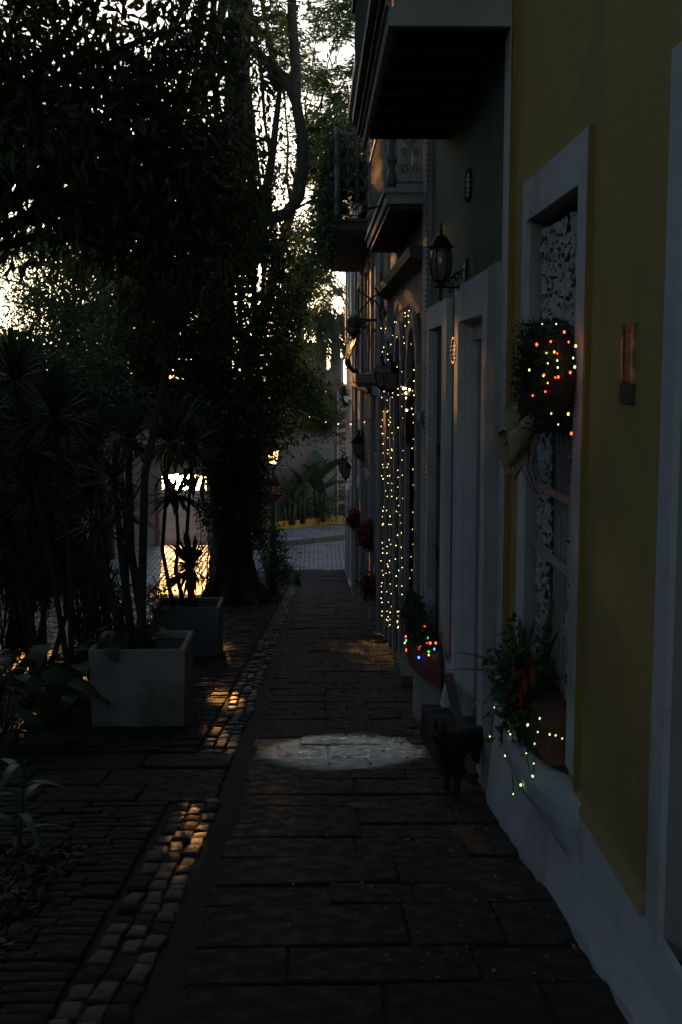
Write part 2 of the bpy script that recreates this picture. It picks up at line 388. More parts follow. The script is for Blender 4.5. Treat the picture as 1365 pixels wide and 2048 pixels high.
# far kerb and pavement
def cs(u): return (u, 50.3+.72*u)
fk = tag(bpy.data.objects.new('far_kerb', None), kind='structure'); col.objects.link(fk)
u = -2.9
while u < 2.6:
    x0, y0 = cs(u); x1, y1 = cs(u+.68); b = MB()
    b.add([(x0, y0, ZF-.1), (x1, y1, ZF-.1), (x1-.1, y1+.14, ZF-.1), (x0-.1, y0+.14, ZF-.1), (x0, y0, ZF+.17), (x1, y1, ZF+.17), (x1-.1, y1+.14, ZF+.18), (x0-.1, y0+.14, ZF+.18)],
          [(0,3,2,1),(4,5,6,7),(0,1,5,4),(1,2,6,5),(2,3,7,6),(3,0,4,7)]); b.build('kerbstone', M_kerb, fk); u += .7
fp = MB(); fp.add([(-3.1, 48.2, ZF+.13), (2.6, 52.3, ZF+.13), (2.6, 57.4, ZF+.13), (-3.1, 53, ZF+.13)], [(0, 1, 2, 3)])
fp = fp.build('far_pavement', M_joint); fp['kind'] = 'structure'
def slabsheet(parent, name, x0, x1, yf0, yf1, z, m, d0=.55):
    k = 0
    while True:
        any_ = False; x = x0
        while x < x1:
            wd = random.choice((.5, .65, .8)); ya = yf0(x+wd/2)+k*d0
            if ya+d0 < yf1(x+wd/2):
                any_ = True; b = MB(); s = .72; e = .012
                b.add([(x+e, ya+e-s*wd/2, z), (x+wd-e, ya+e+s*wd/2, z), (x+wd-e, ya+d0-e+s*wd/2, z), (x+e, ya+d0-e-s*wd/2, z),
                       (x+e, ya+e-s*wd/2, z+.03), (x+wd-e, ya+e+s*wd/2, z+.03), (x+wd-e, ya+d0-e+s*wd/2, z+.03), (x+e, ya+d0-e-s*wd/2, z+.03)],
                      [(4,5,6,7),(0,1,5,4),(1,2,6,5),(2,3,7,6),(3,0,4,7)]); b.build(name, m, parent)
            x += wd
        k += 1
        if not any_ or k > 12: break
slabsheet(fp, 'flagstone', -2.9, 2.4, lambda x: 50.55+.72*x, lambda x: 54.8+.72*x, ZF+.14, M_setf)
# promenade outside the gate
pm = MB(); pm.box(-60, 60, 49.9, 73.6, ZF-2.2, ZF-.045); pm.build('promenade', mat('promenade_paving', (.20, .19, .19), .97, (.15, .14, .14), 1, spec=0))['kind'] = 'structure'

# ------------------------------------------------------------------ CITY WALL, GATE, BRICK PIER
gx0, gx1 = at(318, 960, 50.2).x, at(413, 960, 50.2).x; gzt = at(370, 948, 50.2).z
wl = thing('city_wall', (-8, 50.2, ZF), 'tall plastered city wall pierced by the glowing gate opening', 'wall')
b = MB(); T0, T1, zt = 50.2, 51.3, -.62
b.box(-30, gx0, T0, T1, ZF-.3, zt).box(gx1, -2.9, T0, T1, ZF-.3, zt)
# arch-headed lintel
nn = 8; pl = [(gx0, zt), (gx0, gzt-.12)]+[(gx0+(gx1-gx0)*i/nn, gzt-.12+.12*math.sin(PI*i/nn)) for i in range(1, nn)]+[(gx1, gzt-.12), (gx1, zt)]
b.prism(pl, 'y', T0, T1); b.build('wall', M_cw, wl)
b = MB(); b.box(-30, -2.9, T0-.1, T1+.1, zt, zt+.14); b.build('coping', M_kerb, wl)
b = MB(); x = gx0-.05
for q in range(9): b.tube([(gx0-.02-q*.0-.0+.0, T0-.15-q*.13, ZF), (gx0-.02, T0-.15-q*.13, gzt-.3)], .018, 5)
b.box(gx0-.04, gx0, T0-1.3, T0-.08, gzt-.42, gzt-.3).box(gx0-.04, gx0, T0-1.3, T0-.08, ZF+.6, ZF+.7)
b.build('gate_leaf', mat('red_gate_paint', (.13, .06, .05), .7), wl)
b = MB(); b.box(gx0-.6, gx1+.8, 62, 62.06, ZF+1.0, ZF+1.06)
for q in range(9): b.box(gx0-.6+q*.42, gx0-.56+q*.42, 62, 62.05, ZF, ZF+1.0)
tag(b.build('railing', mat('rail_metal', (.35, .33, .3), .3, metal=.8)), 'low metal railing on the promenade seen through the gate', 'railing')
# retaining wall behind the bananas, at an angle
def rw(u, off=0): return (u-.58*off, 55.9+.74*u+.81*off)
w2 = thing('garden_wall', (-1, 55, ZF), 'high grey retaining wall behind the banana plants', 'wall')
def slab_wall(name, u0, u1, z0, z1, o0, o1, m, parent):
    a, b_, c, d = rw(u0, o0), rw(u1, o0), rw(u1, o1), rw(u0, o1); mb = MB()
    mb.add([(*p, z) for z in (z0, z1) for p in (a, b_, c, d)], [(0,3,2,1),(4,5,6,7),(0,1,5,4),(1,2,6,5),(2,3,7,6),(3,0,4,7)]); return mb.build(name, m, parent)
slab_wall('wall', -3.3, 1.0, ZF-.2, -2.9, 0, .5, mat('grey_render', (.17, .17, .175), .95, (.12, .12, .125), .9, .3, 8, stain=(.10, .10, .10)), w2)
slab_wall('upper_wall', -3.3, 1.0, -2.9, -.62, -.04, .5, mat('brown_old_render', (.15, .105, .075), .95, (.10, .075, .055), 1.2, .4, 10, stain=(.06, .06, .04)), w2)
slab_wall('coping', -3.3, 1.0, -.62, -.54, -.1, .6, M_kerb, w2)
slab_wall('edge_strip', .93, 1.0, ZF-.1, -1, -.12, -.05, mat('pipe_grey', (.3, .3, .3), .6), w2)
bm = bpy.data.materials.new('whitewashed_brick'); bm.use_nodes = True; n_ = bm.node_tree; L_ = n_.links.new; p_ = n_.nodes['Principled BSDF']; p_.inputs['Roughness'].default_value = .9
bt = n_.nodes.new('ShaderNodeTexNoise'); bt.inputs['Scale'].default_value = 2.2; bt.inputs['Detail'].default_value = 9; tcx = n_.nodes.new('ShaderNodeTexCoord')
mpp = n_.nodes.new('ShaderNodeMapping'); mpp.inputs['Scale'].default_value = (1, 1, 3); L_(tcx.outputs['Object'], mpp.inputs[0]); L_(mpp.outputs[0], bt.inputs['Vector'])
rr = n_.nodes.new('ShaderNodeValToRGB'); rr.color_ramp.elements[0].position = .47; rr.color_ramp.elements[1].position = .53
rr.color_ramp.elements[0].color = (.11, .07, .055, 1); rr.color_ramp.elements[1].color = (.34, .33, .33, 1); L_(bt.outputs['Fac'], rr.inputs[0]); L_(rr.outputs[0], p_.inputs['Base Color'])
pier = thing('brick_pier', (*rw(1.3), ZF), 'old brick pier with flaking whitewash at the wall end beside the pale house', 'pier')
p0 = rw(1.12, -.05); zz = ZF+.13
while zz < -1.05:
    b = MB(); off = .0 if int(zz*10) % 2 else .1; low = zz < ZF+.9
    for q in range(3): b.box(p0[0]-.16+q*.36-off, p0[0]+.185+q*.36-off, p0[1]-.12+random.uniform(-.012, .012), p0[1]+.3, zz, zz+.105)
    b.build('brick_course', mat('bare_brick', (.09, .05, .042), .9, (.06, .035, .03), 4) if low else bm, pier); zz += .115
b = MB(); b.box(p0[0]-.15, p0[0]+.9, p0[1]-.10, p0[1]+.3, ZF, -1.06); b.build('mortar_core', M_joint, pier)
yk = thing('yellow_planter_kerb', (*rw(-1, -.95), ZF+.14), 'low yellow painted kerb edging the banana bed', 'kerb')
u = -3.0
while u < .9: slab_wall('kerb_block', u, min(u+.97, .98), ZF+.1, ZF+.48, -1.0, -.8, M_yk, yk); u += .98
slab_wall('soil', -3.0, .95, ZF, ZF+.34, -.8, -.0, M_soil, yk)
# terrace with palms and a pavilion above the wall
tz = -.75
b = MB(); b.box(-3.4, 8, 57.6, 66, ZF-2, tz); b.build('terrace', M_kerb)['kind'] = 'structure'

# ------------------------------------------------------------------ HOUSES
def facade(root, y0, y1, z0, z1, ops, m, X=WX, th=.3, name='wall', zslope=None):
    ys = sorted({y0, y1, *[v for o in ops for v in o[:2]]}); zs = sorted({z0, z1, *[v for o in ops for v in o[2:4]]}); b = MB()
    def hole(ya, za): return any(o[0] <= ya < o[1] and o[2] <= za < o[3] for o in ops)
    for i in range(len(ys)-1):
        for j in range(len(zs)-1):
            if not hole((ys[i]+ys[i+1])/2, (zs[j]+zs[j+1])/2):
                b.add([(X, ys[i], zs[j]), (X, ys[i], zs[j+1]), (X, ys[i+1], zs[j+1]), (X, ys[i+1], zs[j])], [(0, 1, 2, 3)])
    for o in ops:
        a, c, d, e = o[:4]
        b.add([(X, a, d), (X, c, d), (X, c, e), (X, a, e), (X+th, a, d), (X+th, c, d), (X+th, c, e), (X+th, a, e)], [(0, 1, 5, 4), (2, 3, 7, 6), (0, 4, 7, 3), (1, 2, 6, 5)])
    b.add([(X, y0, z0), (X, y0, z1), (X+9, y0, z1), (X+9, y0, z0), (X, y1, z0), (X, y1, z1), (X+9, y1, z1), (X+9, y1, z0)], [(0, 1, 2, 3), (4, 7, 6, 5), (3, 2, 6, 7)])
    return b.build(name, m, root)
def frame(root, a, c, d, e, w_, pr, m, bottom=False, wl_=None, wt=None, name='door_frame', back=.0):
    """surround of an opening [a,c]x[d,e] on the wall plane, w_ wide, pr proud"""
    b = MB(); wt = wt or w_; x0, x1 = WX-pr, WX+back
    b.box(x0, x1, a-w_, a, d-(w_ if bottom else 0), e+wt).box(x0, x1, c, c+(wl_ or w_), d-(w_ if bottom else 0), e+wt).box(x0, x1, a, c, e, e+wt)
    if bottom: b.box(x0, x1, a, c, d-w_, d)
    return b.build(name, m, root)
def stain_edge(): pass
def house_shell(root, y0, y1, zt, m):
    b = MB(); b.box(WX-.25, WX+9.1, y0+.01, y1-.01, zt, zt+.25); b.build('roof', m, root)

# --- yellow house (near)
H1 = thing('yellow_house', (WX, 3, gz(3)), 'yellow house with white window surround nearest on the right', 'house')
ops = [(5.02, 6.24, -1.70, .755), (1.9, 3.60, -1.95, .82)]
facade(H1, -14, 7.02, -3.2, 6.5, ops, M_yel)
house_shell(H1, -14, 7.02, 6.5, M_kerb)
wf = frame(H1, 5.02, 6.24, -1.70, .755, .16, .022, M_whi, name='window_frame', wl_=.12, wt=.20)
b = MB(); b.box(WX-.021, WX, 4.82, 4.858, -1.75, .955); b.build('shaded_return', M_yshd, H1)
frame(H1, 1.9, 3.60, -1.95, .82, .14, .022, M_whi, name='door_frame')
b = MB(); b.box(WX+.16, WX+.22, 1.9, 3.60, -1.95, .82); b.build('door', M_gry, H1)
b = MB(); b.box(WX+.002, WX+.155, 1.905, 3.59, -2.3, -1.86); b.build('doorstep', M_wood, H1)
b = MB(); b.box(WX-.024, WX, 6.835, 7.02, -3.2, 6.5); b.build('corner_pilaster', M_whi, H1)
b = MB(); b.box(WX-.020, WX-.001, 6.73, 6.83, -3.2, 6.5); b.build('shaded_return', M_yshd, H1)
# wavy plinth
b = MB(); N = 60; top = -1.79; poly = []
vv = []; ff = []
for i in range(N+1):
    yy = -3+(6.98+3)*i/N; w0 = .030+.010*math.sin(yy*2.3)+.006*math.sin(yy*5.7+1)+.006*math.sin(yy*17)
    zb = gz(yy)-.1; pr0 = [(WX-.022, top+.0), (WX-.030, top-.04), (WX-.034-w0*.3, (top+gz(yy))/2), (WX-.05-w0, gz(yy)+.03+.02*math.sin(yy*9)), (WX-.05-w0, zb), (WX+.001, zb)]
    vv += [(px_, yy, pz) for px_, pz in pr0]
    if i:
        for j in range(5): ff.append(((i-1)*6+j, (i-1)*6+j+1, i*6+j+1, i*6+j))
b.add(vv, ff); b.add([(WX-.022, -3, top), (WX-.022, 6.98, top), (WX, 6.98, top+.002), (WX, -3, top+.002)], [(0, 1, 2, 3)]); b.build('plinth', M_whi, H1, smooth=False)
b = MB(); b.prism([(WX-.034, top), (WX-.001, top), (WX-.001, top+.055), (WX-.008, top+.055)], 'y', 3.76, 4.86); b.build('yellow_ledge', mat('yellow_ledge_paint', (.34, .28, .12), .85, (.28, .23, .10), 6), H1)
# bowed sill under the window
b = MB(); N = 18; vv = []; ff = []
for i in range(N+1):
    t = i/N; yy = 4.70+1.62*t; bow = .015+.15*math.sin(PI*min(1, t*1.0))**.75
    pts = [(WX+.0, top+.03), (WX-.02-bow, top+.03), (WX-.024-bow, top-.02), (WX-.02-bow*.95, top-.10), (WX-.02-bow*.62, top-.19), (WX-.02-bow*.2, top-.27), (WX, top-.33)]
    vv += [(a_, yy, c_) for a_, c_ in pts]
    if i:
        for j in range(6): ff.append(((i-1)*7+j, (i-1)*7+j+1, i*7+j+1, i*7+j))
ff += [tuple(range(7)), tuple(range(N*7, N*7+7))[::-1]]
b.add(vv, ff); b.build('bowed_sill', M_whi, H1, smooth=False)
b = MB(); b.prism([(WX+.28, 5.03), (WX+.28, 6.22)]+[(WX+.01-.14*math.sin(PI*i/12)**.75, 6.22-1.19*i/12) for i in range(13)], 'z', top+.031, top+.055); b.build('sill_top', M_wood, H1)
# window inside: casing, lace, rails
def lace(y0, y1, z0, z1, X, parent, seed, n=150, dens=.12):
    ny = int((y1-y0)/.011); nz = int((z1-z0)/.011); r = np.random.default_rng(seed); V = []; Q = []
    from mathutils import noise
    for i in range(ny+1):
        for j in range(nz+1):
            a = y0+(y1-y0)*i/ny; c = z0+(z1-z0)*j/nz
            V.append((X+.014*noise.noise((a*14, c*9, seed))+.010*math.sin(a*55+3*noise.noise((a*3, c*3, 5)))+.016*noise.noise((a*48, c*30, seed+9)), a, c))
    idx = lambda i, j: i*(nz+1)+j
    for i in range(ny):
        for j in range(nz):
            a = y0+(y1-y0)*i/ny; c = z0+(z1-z0)*j/nz
            if noise.noise((a*60, c*42, seed+3.3)) > -.20 or noise.noise((a*13, c*9, seed)) > .42: Q.append((idx(i, j), idx(i+1, j), idx(i+1, j+1), idx(i, j+1)))
    return npmesh('lace_curtain', V, Q, M_lace, parent, True)
lace(5.06, 6.20, .30, .70, WX+.055, H1, 1); lace(5.06, 6.20, -.13, .30, WX+.058, H1, 2)
lace(5.06, 5.42, -1.70, -.16, WX+.055, H1, 3); lace(5.80, 6.16, -1.70, -.16, WX+.055, H1, 4)
b = MB(); b.box(WX+.17, WX+.2, 5.02, 6.24, -1.70, .755); b.build('window_pane', M_pane, H1)
b = MB(); b.box(WX+.10, WX+.105, 5.07, 6.19, -1.70, .70); b.build('curtain', mat('dim_curtain', (.16, .165, .18), .95, (.11, .115, .125), 12), H1)
for yy in (5.03, 5.45, 5.55, 5.66, 5.76, 6.17): b = MB(); b.box(WX+.065, WX+.125, yy, yy+.045, -1.7, .72 if yy in (5.03, 6.17) else -.15); b.build('mullion', M_gry, H1)
for zz in (.19-.36, -.92, -.60): b = MB(); b.box(WX+.025, WX+.05, 5.04, 6.2, zz, zz+.03); b.build('window_rail', M_gry, H1)
def lining(root, a, c, d, e, m, dep=.28):
    b = MB(); t_ = .004; b.box(WX+.002, WX+dep, c-t_, c-.0005, d, e-t_).box(WX+.002, WX+dep, a+.0005, a+t_, d, e-t_).box(WX+.002, WX+dep, a+.0005, c-.0005, e-t_, e-.0005); return b.build('reveal', m, root)
lining(H1, 5.02, 6.24, -1.70, .755, M_gry); lining(H1, 1.9, 3.60, -1.95, 1.1-.28, M_gry)
# reflective house number tile
t = thing('mirror_plaque', (WX, 4.2, -.1), 'tall narrow mirrored plaque on the yellow wall right of the window', 'plaque')
b = MB(); b.box(WX-.010, WX+.0, 4.155, 4.265, -.045, .155); b.build('mirror', mat('dark_mirror', (.03, .034, .042), .12, metal=1, bump=.5, bscale=9), t)
for ya, yb_ in ((4.125, 4.153), (4.267, 4.295)): b = MB(); b.box(WX-.013, WX, ya, yb_, -.045, .160); b.build('glint_edge', mat('orange_glint_metal', (.9, .62, .32), .25, (.03, .03, .03), 14, 1.0, 22, metal=1), t)  # orange and black patches painted in for the mirror's bright edge reflections
b = MB(); b.box(WX-.014, WX, 4.125, 4.295, -.115, -.048); b.build('brown_tile', mat('brown_mosaic_tile', (.05, .038, .035), .6, (.075, .055, .05), 40, detail=1), t)

# --- green house
H2 = thing('green_house', (WX, 9, gz(9)), 'dark green house with two white doorways and long balcony', 'house')
D1 = (7.60, 8.88, -2.62, .35); D2 = (10.02, 11.16, -2.62, .37)
facade(H2, 7.02, 11.50, -4, 6.8, [D1, D2], M_grn); house_shell(H2, 7.02, 11.5, 6.8, M_kerb)
frame(H2, D1[0], D1[1], -3.2, D1[3], .20, .055, M_whi, wl_=.22, wt=.26)
frame(H2, D2[0], D2[1], -3.2, D2[3], .33, .055, M_whi, wl_=.26, wt=.20)
b = MB(); b.box(WX-.053, WX, 7.03, 7.39, -3.4, .62); b.build('grey_pilaster', M_gry, H2)
b = MB(); b.box(WX-.06, WX-.056, 8.0, 8.0, 0, 0)
lining(H2, D1[0], D1[1], -2.62, D1[3], M_whi, .12); lining(H2, D2[0], D2[1], -2.62, D2[3], M_whi, .2)
dr = MB(); dr.box(WX+.12, WX+.17, D1[0], D1[1], -2.62, .22); dr = dr.build('door', M_cond, H2)
for yy in (7.62, 8.2, 8.78):
    b = MB(); b.box(WX+.095, WX+.12, yy, yy+.09, -2.6, .2); b.build('stile', M_cond, dr)
for zz in (-2.6, -1.3, -.1): b = MB(); b.box(WX+.10, WX+.12, 7.72, 8.77, zz, zz+.12); b.build('door_rail', M_cond, dr)
b = MB(); b.box(WX+.05, WX+.17, D1[0], D1[1], .22, .35); b.build('transom', mat('cream_paint', (.55, .48, .36), .7), H2)
b = MB(); hy = 7.82; hx = WX+.08
b.tube([(hx+.03, hy, -1.10), (hx-.02, hy, -1.16), (hx-.04, hy+.02, -1.22), (hx-.045, hy, -1.30), (hx-.02, hy, -1.38), (hx+.03, hy, -1.42)], [.008, .012, .016, .018, .012, .008], 6)
b.lathe((hx+.02, hy, -1.26), [(.004, -.2), (.03, -.14), (.02, 0), (.032, .12), (.01, .18), (.004, .22)], 8); b.tube([(hx, hy, -1.08), (hx-.05, hy+.05, -1.1)], .01, 6)
b.build('door_handle', M_brass, dr, True)
b = MB(); b.box(WX+.2, WX+.24, D2[0], D2[1], -2.62, .37); b.build('inner_door', M_swood, H2)
gr = []
for i in range(10):
    b = MB(); yy = D2[0]+.05+i*.115; b.tube([(WX+.03, yy, -2.6), (WX+.03, yy, .34)], .011, 6); b.build('gate_bar', M_giron if i % 2 else M_swood, H2)
b = MB()
for zc in (-.8, -1.75):
    for i in range(9):
        yy = D2[0]+.05+i*.115; b.tube([(WX+.02, yy, zc), (WX+.02, yy+.115, zc+.12)], .007, 4).tube([(WX+.02, yy, zc+.12), (WX+.02, yy+.115, zc)], .007, 4)
b.build('gate_lattice', M_iron, H2)
b = MB(); b.prism([(WX-.3, -3.4), (WX-.06, -3.4), (WX-.06, -2.45), (WX-.075, -2.45)], 'y', 9.15, 9.3); 
b.box(WX-.058, WX, 8.95+.15, 9.66, -3.6, -2.35); b.build('base_block', M_whi, H2)
b = MB(); b.box(WX-.075, WX, 9.7, 11.48, -3.6, gz(10)+.22); b.build('plinth', M_gry, H2)
# oval plate, dark ornament between doors, meter
def ornament(name, px, py, ry, rz, m, label, cat, th=.03):
    p = onwall(px, py); t = thing(name, p, label, cat); b = MB(); n = 18
    b.prism([(p.y+ry*math.cos(2*PI*i/n), p.z+rz*math.sin(2*PI*i/n)) for i in range(n)], 'x', WX-th, WX); b.build('plate', m, t)
    b = MB(); 
    for i in range(n): b.ball((WX-th, p.y+ry*.9*math.cos(2*PI*i/n), p.z+rz*.9*math.sin(2*PI*i/n)), .014, 5, 4)
    b.build('rim', m, t); return t
ornament('oval_plate', 940, 370, .15, .12, M_black, 'dark oval plate high on the green wall', 'plaque', .012)
ornament('wall_ornament', 922, 702, .16, .105, M_iron, 'dark round ornament on green wall between the two doorways', 'wall ornament', .05)
# stone step under the door
t = thing('stone_step', (.95, 8.3, gz(8.3)), 'low grey stone step in front of the green house door', 'step')
b = MB(); z = -2.63; b.add([(.82, 7.75, gz(7.75)-.1), (1.045, 7.75, gz(7.75)-.1), (1.045, 9.25, gz(9.25)-.1), (.82, 9.25, gz(9.25)-.1), (.835, 7.77, z), (1.045, 7.77, z), (1.045, 9.24, z), (.835, 9.24, z)],
   [(0,3,2,1),(4,5,6,7),(0,1,5,4),(1,2,6,5),(2,3,7,6),(3,0,4,7)]); b.build('step_block', M_slab, t)
b = MB(); b.add([(.98, 7.5, -2.65), (1.04, 7.5, -2.65), (1.04, 8.95, -2.35), (.98, 8.95, -2.35), (.98, 7.5, -2.60), (1.04, 7.5, -2.60), (1.04, 8.95, -2.30), (.98, 8.95, -2.30)], [(0,3,2,1),(4,5,6,7),(0,1,5,4),(1,2,6,5),(2,3,7,6),(3,0,4,7)])
b.build('side_rail', M_wood, t)
# long wooden balcony
zb = 1.87; bx = .405; by0, by1 = 6.82, 10.6
bal = []
b = MB(); b.box(bx+.07, WX, by0+.05, by1, zb+.20, zb+.235); b.build('balcony_floor', M_wood, H2)
for i in range(7):
    yy = 7.08+i*.53; b = MB(); b.box(bx+.05, WX, yy, yy+.085, zb+.05, zb+.2); b.build('balcony_joist', mat('painted_joist', (.10, .105, .11), .8, (.07, .075, .08), 6), H2)
b = MB(); b.box(bx+.03, WX, by0, by0+.05, zb, zb+.16); b.box(bx-.03, WX, by0-.03, by0+.05, zb+.17, zb+.23); b.build('balcony_end_fascia', M_gry, H2)
b = MB(); b.box(bx, bx+.03, by0, by1, zb+.0, zb+.10).box(bx-.02, bx+.01, by0, by1, zb+.102, zb+.135); b.build('balcony_fascia', M_gry, H2)
b = MB(); b.box(bx-.045, bx, by0-.02, by1+.02, zb+.137, zb+.19).box(bx-.06, bx-.01, by0-.02, by1+.02, zb+.192, zb+.215); b.build('balcony_moulding', M_wood, H2)
b = MB(); b.box(bx-.085, bx-.03, by0-.04, by1+.04, zb+.217, zb+.30); b.build('balcony_edge', M_giron, H2)
for i in range(34):
    yy = by0+.05+i*.11; b = MB(); b.lathe((bx-.05, yy, zb+.30), [(.018, 0), (.018, .12), (.028, .25), (.014, .4), (.022, .6), (.016, .75), (.018, .84)], 6); b.build('baluster', M_giron, H2)
b = MB(); b.box(bx-.09, bx-.01, by0-.03, by1+.03, zb+1.14, zb+1.2); b.build('balcony_rail', M_giron, H2)

# --- arch house
H3 = thing('arched_house', (WX, 15, gz(15)), 'dark house whose three arched doorways are trimmed with fairy lights', 'house')
arches = [(12.62, 14.15), (14.95, 16.25), (16.98, 18.2)]
facade(H3, 11.52, 18.5, -5, 5.6, [(a+.16, c-.16, -4.6, .62-.02) for a, c in arches], M_bld); house_shell(H3, 11.52, 18.5, 5.6, M_kerb)
b = MB(); b.box(WX-.045, WX, 11.52, 12.02, -4.5, 5.6); b.build('corner_pilaster', M_gry, H3)
b = MB()
for i in range(150): b.ball((WX-.05, 11.50+.012*math.sin(i), -2.9+i*.05), .011, 5, 3)
b.build('corner_roping', M_bld, H3, kind='stuff')
b = MB(); b.prism([(WX-.16, 1.12), (WX, 1.05), (WX, 1.22), (WX-.18, 1.22)], 'y', 12.05, 18.5); b.build('cornice', M_bld, H3)
def arch_pts(a, c, zt, n=14):
    r = (c-a)/2; m = (a+c)/2; h = r*.9; return [(m+r*math.cos(t), zt-h+h*math.sin(t)) for t in [PI*i/n for i in range(n+1)]]
for a, c in arches:
    ot = arch_pts(a, c, .62); it = arch_pts(a+.16, c-.16, .46)
    b = MB(); n = len(ot); vs_ = []; fs_ = []
    full_o = [(c, -4.8)]+ot+[(a, -4.8)]; full_i = [(c-.16, -4.8)]+it+[(a+.16, -4.8)]
    for (y_, z_), (yi, zi) in zip(full_o, full_i): vs_ += [(WX-.05, y_, z_), (WX-.05, yi, zi), (WX+.28, yi, zi), (WX, y_, z_)]
    for i in range(len(full_o)-1):
        q = i*4; fs_ += [(q, q+4, q+5, q+1), (q+1, q+5, q+6, q+2), (q, q+3, q+7, q+4)]
    b.add(vs_, fs_); b.build('arch_surround', M_gry, H3)
    b = MB(); b.prism([(c-.16, .61)]+it+[(a+.16, .61)], 'x', WX+.02, WX+.27); b.build('arch_filler', M_bld, H3)
    dd = MB(); dd.box(WX+.2, WX+.26, a+.16, c-.16, -4.6, .46); dd = dd.build('door', M_wood, H3)
    for s_i in range(2):
        for zq in (-3.6, -2.2, -.9):
            b = MB(); ym = (a+c)/2; yy0 = a+.22 if s_i == 0 else ym+.05; b.box(WX+.18, WX+.2, yy0, yy0+(c-a)/2-.28, zq, zq+1.0); b.build('door_panel', M_wood, dd)
b = MB(); b.box(.90, WX-.05, 12.4, 13.5, -3.6, gz(13)+.2); b.build('doorstep', M_kerb, H3)

# --- shuttered house
H4 = thing('shuttered_house', (WX, 26, gz(26)), 'brown three-storey house with tall shutters and iron balconies', 'house')
wins = []
for ya in (19.9, 24.6, 29.2):
    wins += [(ya, ya+1.5, gz(ya+1)-.3, gz(ya+1)+2.9), (ya, ya+1.5, -.25, 2.0), (ya, ya+1.5, 2.9, 5.2)]
facade(H4, 18.5, 33.1, -7, 6.4, wins, M_shut); house_shell(H4, 18.5, 33.1, 6.4, M_kerb)
for o in wins:
    fr = frame(H4, *o, .16, .05, M_gry, name='window_frame')
    for s_i in range(2):
        ym = (o[0]+o[1])/2; b = MB(); y0_ = o[0] if s_i == 0 else ym+.01; b.box(WX+.02, WX+.06, y0_, y0_+.74, o[2], o[3]); sh = b.build('shutter', M_swood, H4)
        nsl = int((o[3]-o[2])/.12); b = MB()
        for q in range(nsl): b.rbox((WX+.012, y0_+.37, o[2]+.06+q*.12), .035, .6, .012, 0, 0)
        b.build('louvre', M_swood, sh, kind='stuff')
for ya in (22.6, 27.6, 32.0): b = MB(); b.box(WX-.07, WX, ya, ya+.55, -6.5, 6.4); b.build('pilaster', M_gry, H4)
b = MB(); b.prism([(WX-.12, -.42), (WX, -.5), (WX, -.28), (WX-.12, -.28)], 'y', 18.5, 33.1); b.build('string_course', M_gry, H4)
b = MB(); b.tube([(WX-.09, 19.0, 6.2), (WX-.09, 19.0, gz(19)+.05)], .05, 8); b.build('drain_pipe', M_gry, H4)
# --- pale corner house
H5 = thing('pale_corner_house', (WX, 39, gz(39)), 'pale pinkish corner house at the foot of the street', 'house')
wins = []
for ya in (34.2, 37.2, 40.4): wins += [(ya, ya+1.2, 1.1-.2, 3.5), (ya, ya+1.2, max(gz(ya), ZF)+.3, gz(ya)+3.1)]
facade(H5, 33.1, 43.4, -8, 6.0, wins, M_pale, X=WX); house_shell(H5, 33.1, 43.4, 6.0, M_whi)
for o in wins:
    frame(H5, *o, .14, .06, M_whi, name='window_frame')
    for s_i in range(2): b = MB(); y0_ = o[0]+.01+s_i*.6; b.box(WX-.1+s_i*.06, WX-.04+s_i*.06, y0_, y0_+.58, o[2], o[3]); b.build('shutter', M_cond, H5)
b = MB(); b.box(WX-.16, WX, 35.4, 42.8, -.98, -.86); b.build('white_ledge', M_whi, H5)
b = MB(); b.box(WX-.1, WX, 33.1, 33.45, -7, 6); b.build('quoin_strip', M_gry, H5)

# --- balconies as parts of their houses
def scroll_panel(b, x, y0, z0, z1, w_, r=.008, n=5):
    """a lyre/diamond panel of wrought iron in the plane y=y0 between x and x+w_"""
    c = x+w_/2; H = z1-z0
    b.tube([(x+.02, y0, z0), (x+.02, y0, z1)], r, 4).tube([(x+w_-.02, y0, z0), (x+w_-.02, y0, z1)], r, 4).tube([(c, y0, z0), (c, y0, z1)], r, 4)
    for s in (-1, 1):
        for zc, rr_ in ((z0+H*.14, w_*.17), (z0+H*.86, w_*.17), (z0+H*.32, w_*.13), (z0+H*.68, w_*.13)):
            p = []
            for i in range(14):
                t = i/13*PI*2.6; rad = rr_*(1-i/16); p.append((c+s*(w_*.2)+s*rad*math.cos(t), y0, zc+rad*math.sin(t)))
            b.tube(p, r, 4, False)
        b.tube([(c, y0, z0+H*.38), (c+s*w_*.34, y0, z0+H*.5), (c, y0, z0+H*.62)], r, 4).tube([(c, y0, z0+H*.42), (c+s*w_*.22, y0, z0+H*.5), (c, y0, z0+H*.58)], r, 4)
def turned_post(c, h, m, root, s=1):
    b = MB(); b.lathe(c, [(.05*s, 0), (.05*s, .12*h), (.035*s, .13*h), (.03*s, .2*h), (.055*s, .24*h), (.055*s, .27*h), (.028*s, .31*h), (.05*s, .5*h), (.028*s, .68*h), (.052*s, .72*h), (.03*s, .76*h), (.04*s, .88*h), (.05*s, .89*h), (.05*s, h)], 10); return b.build('balcony_post', m, root, True)
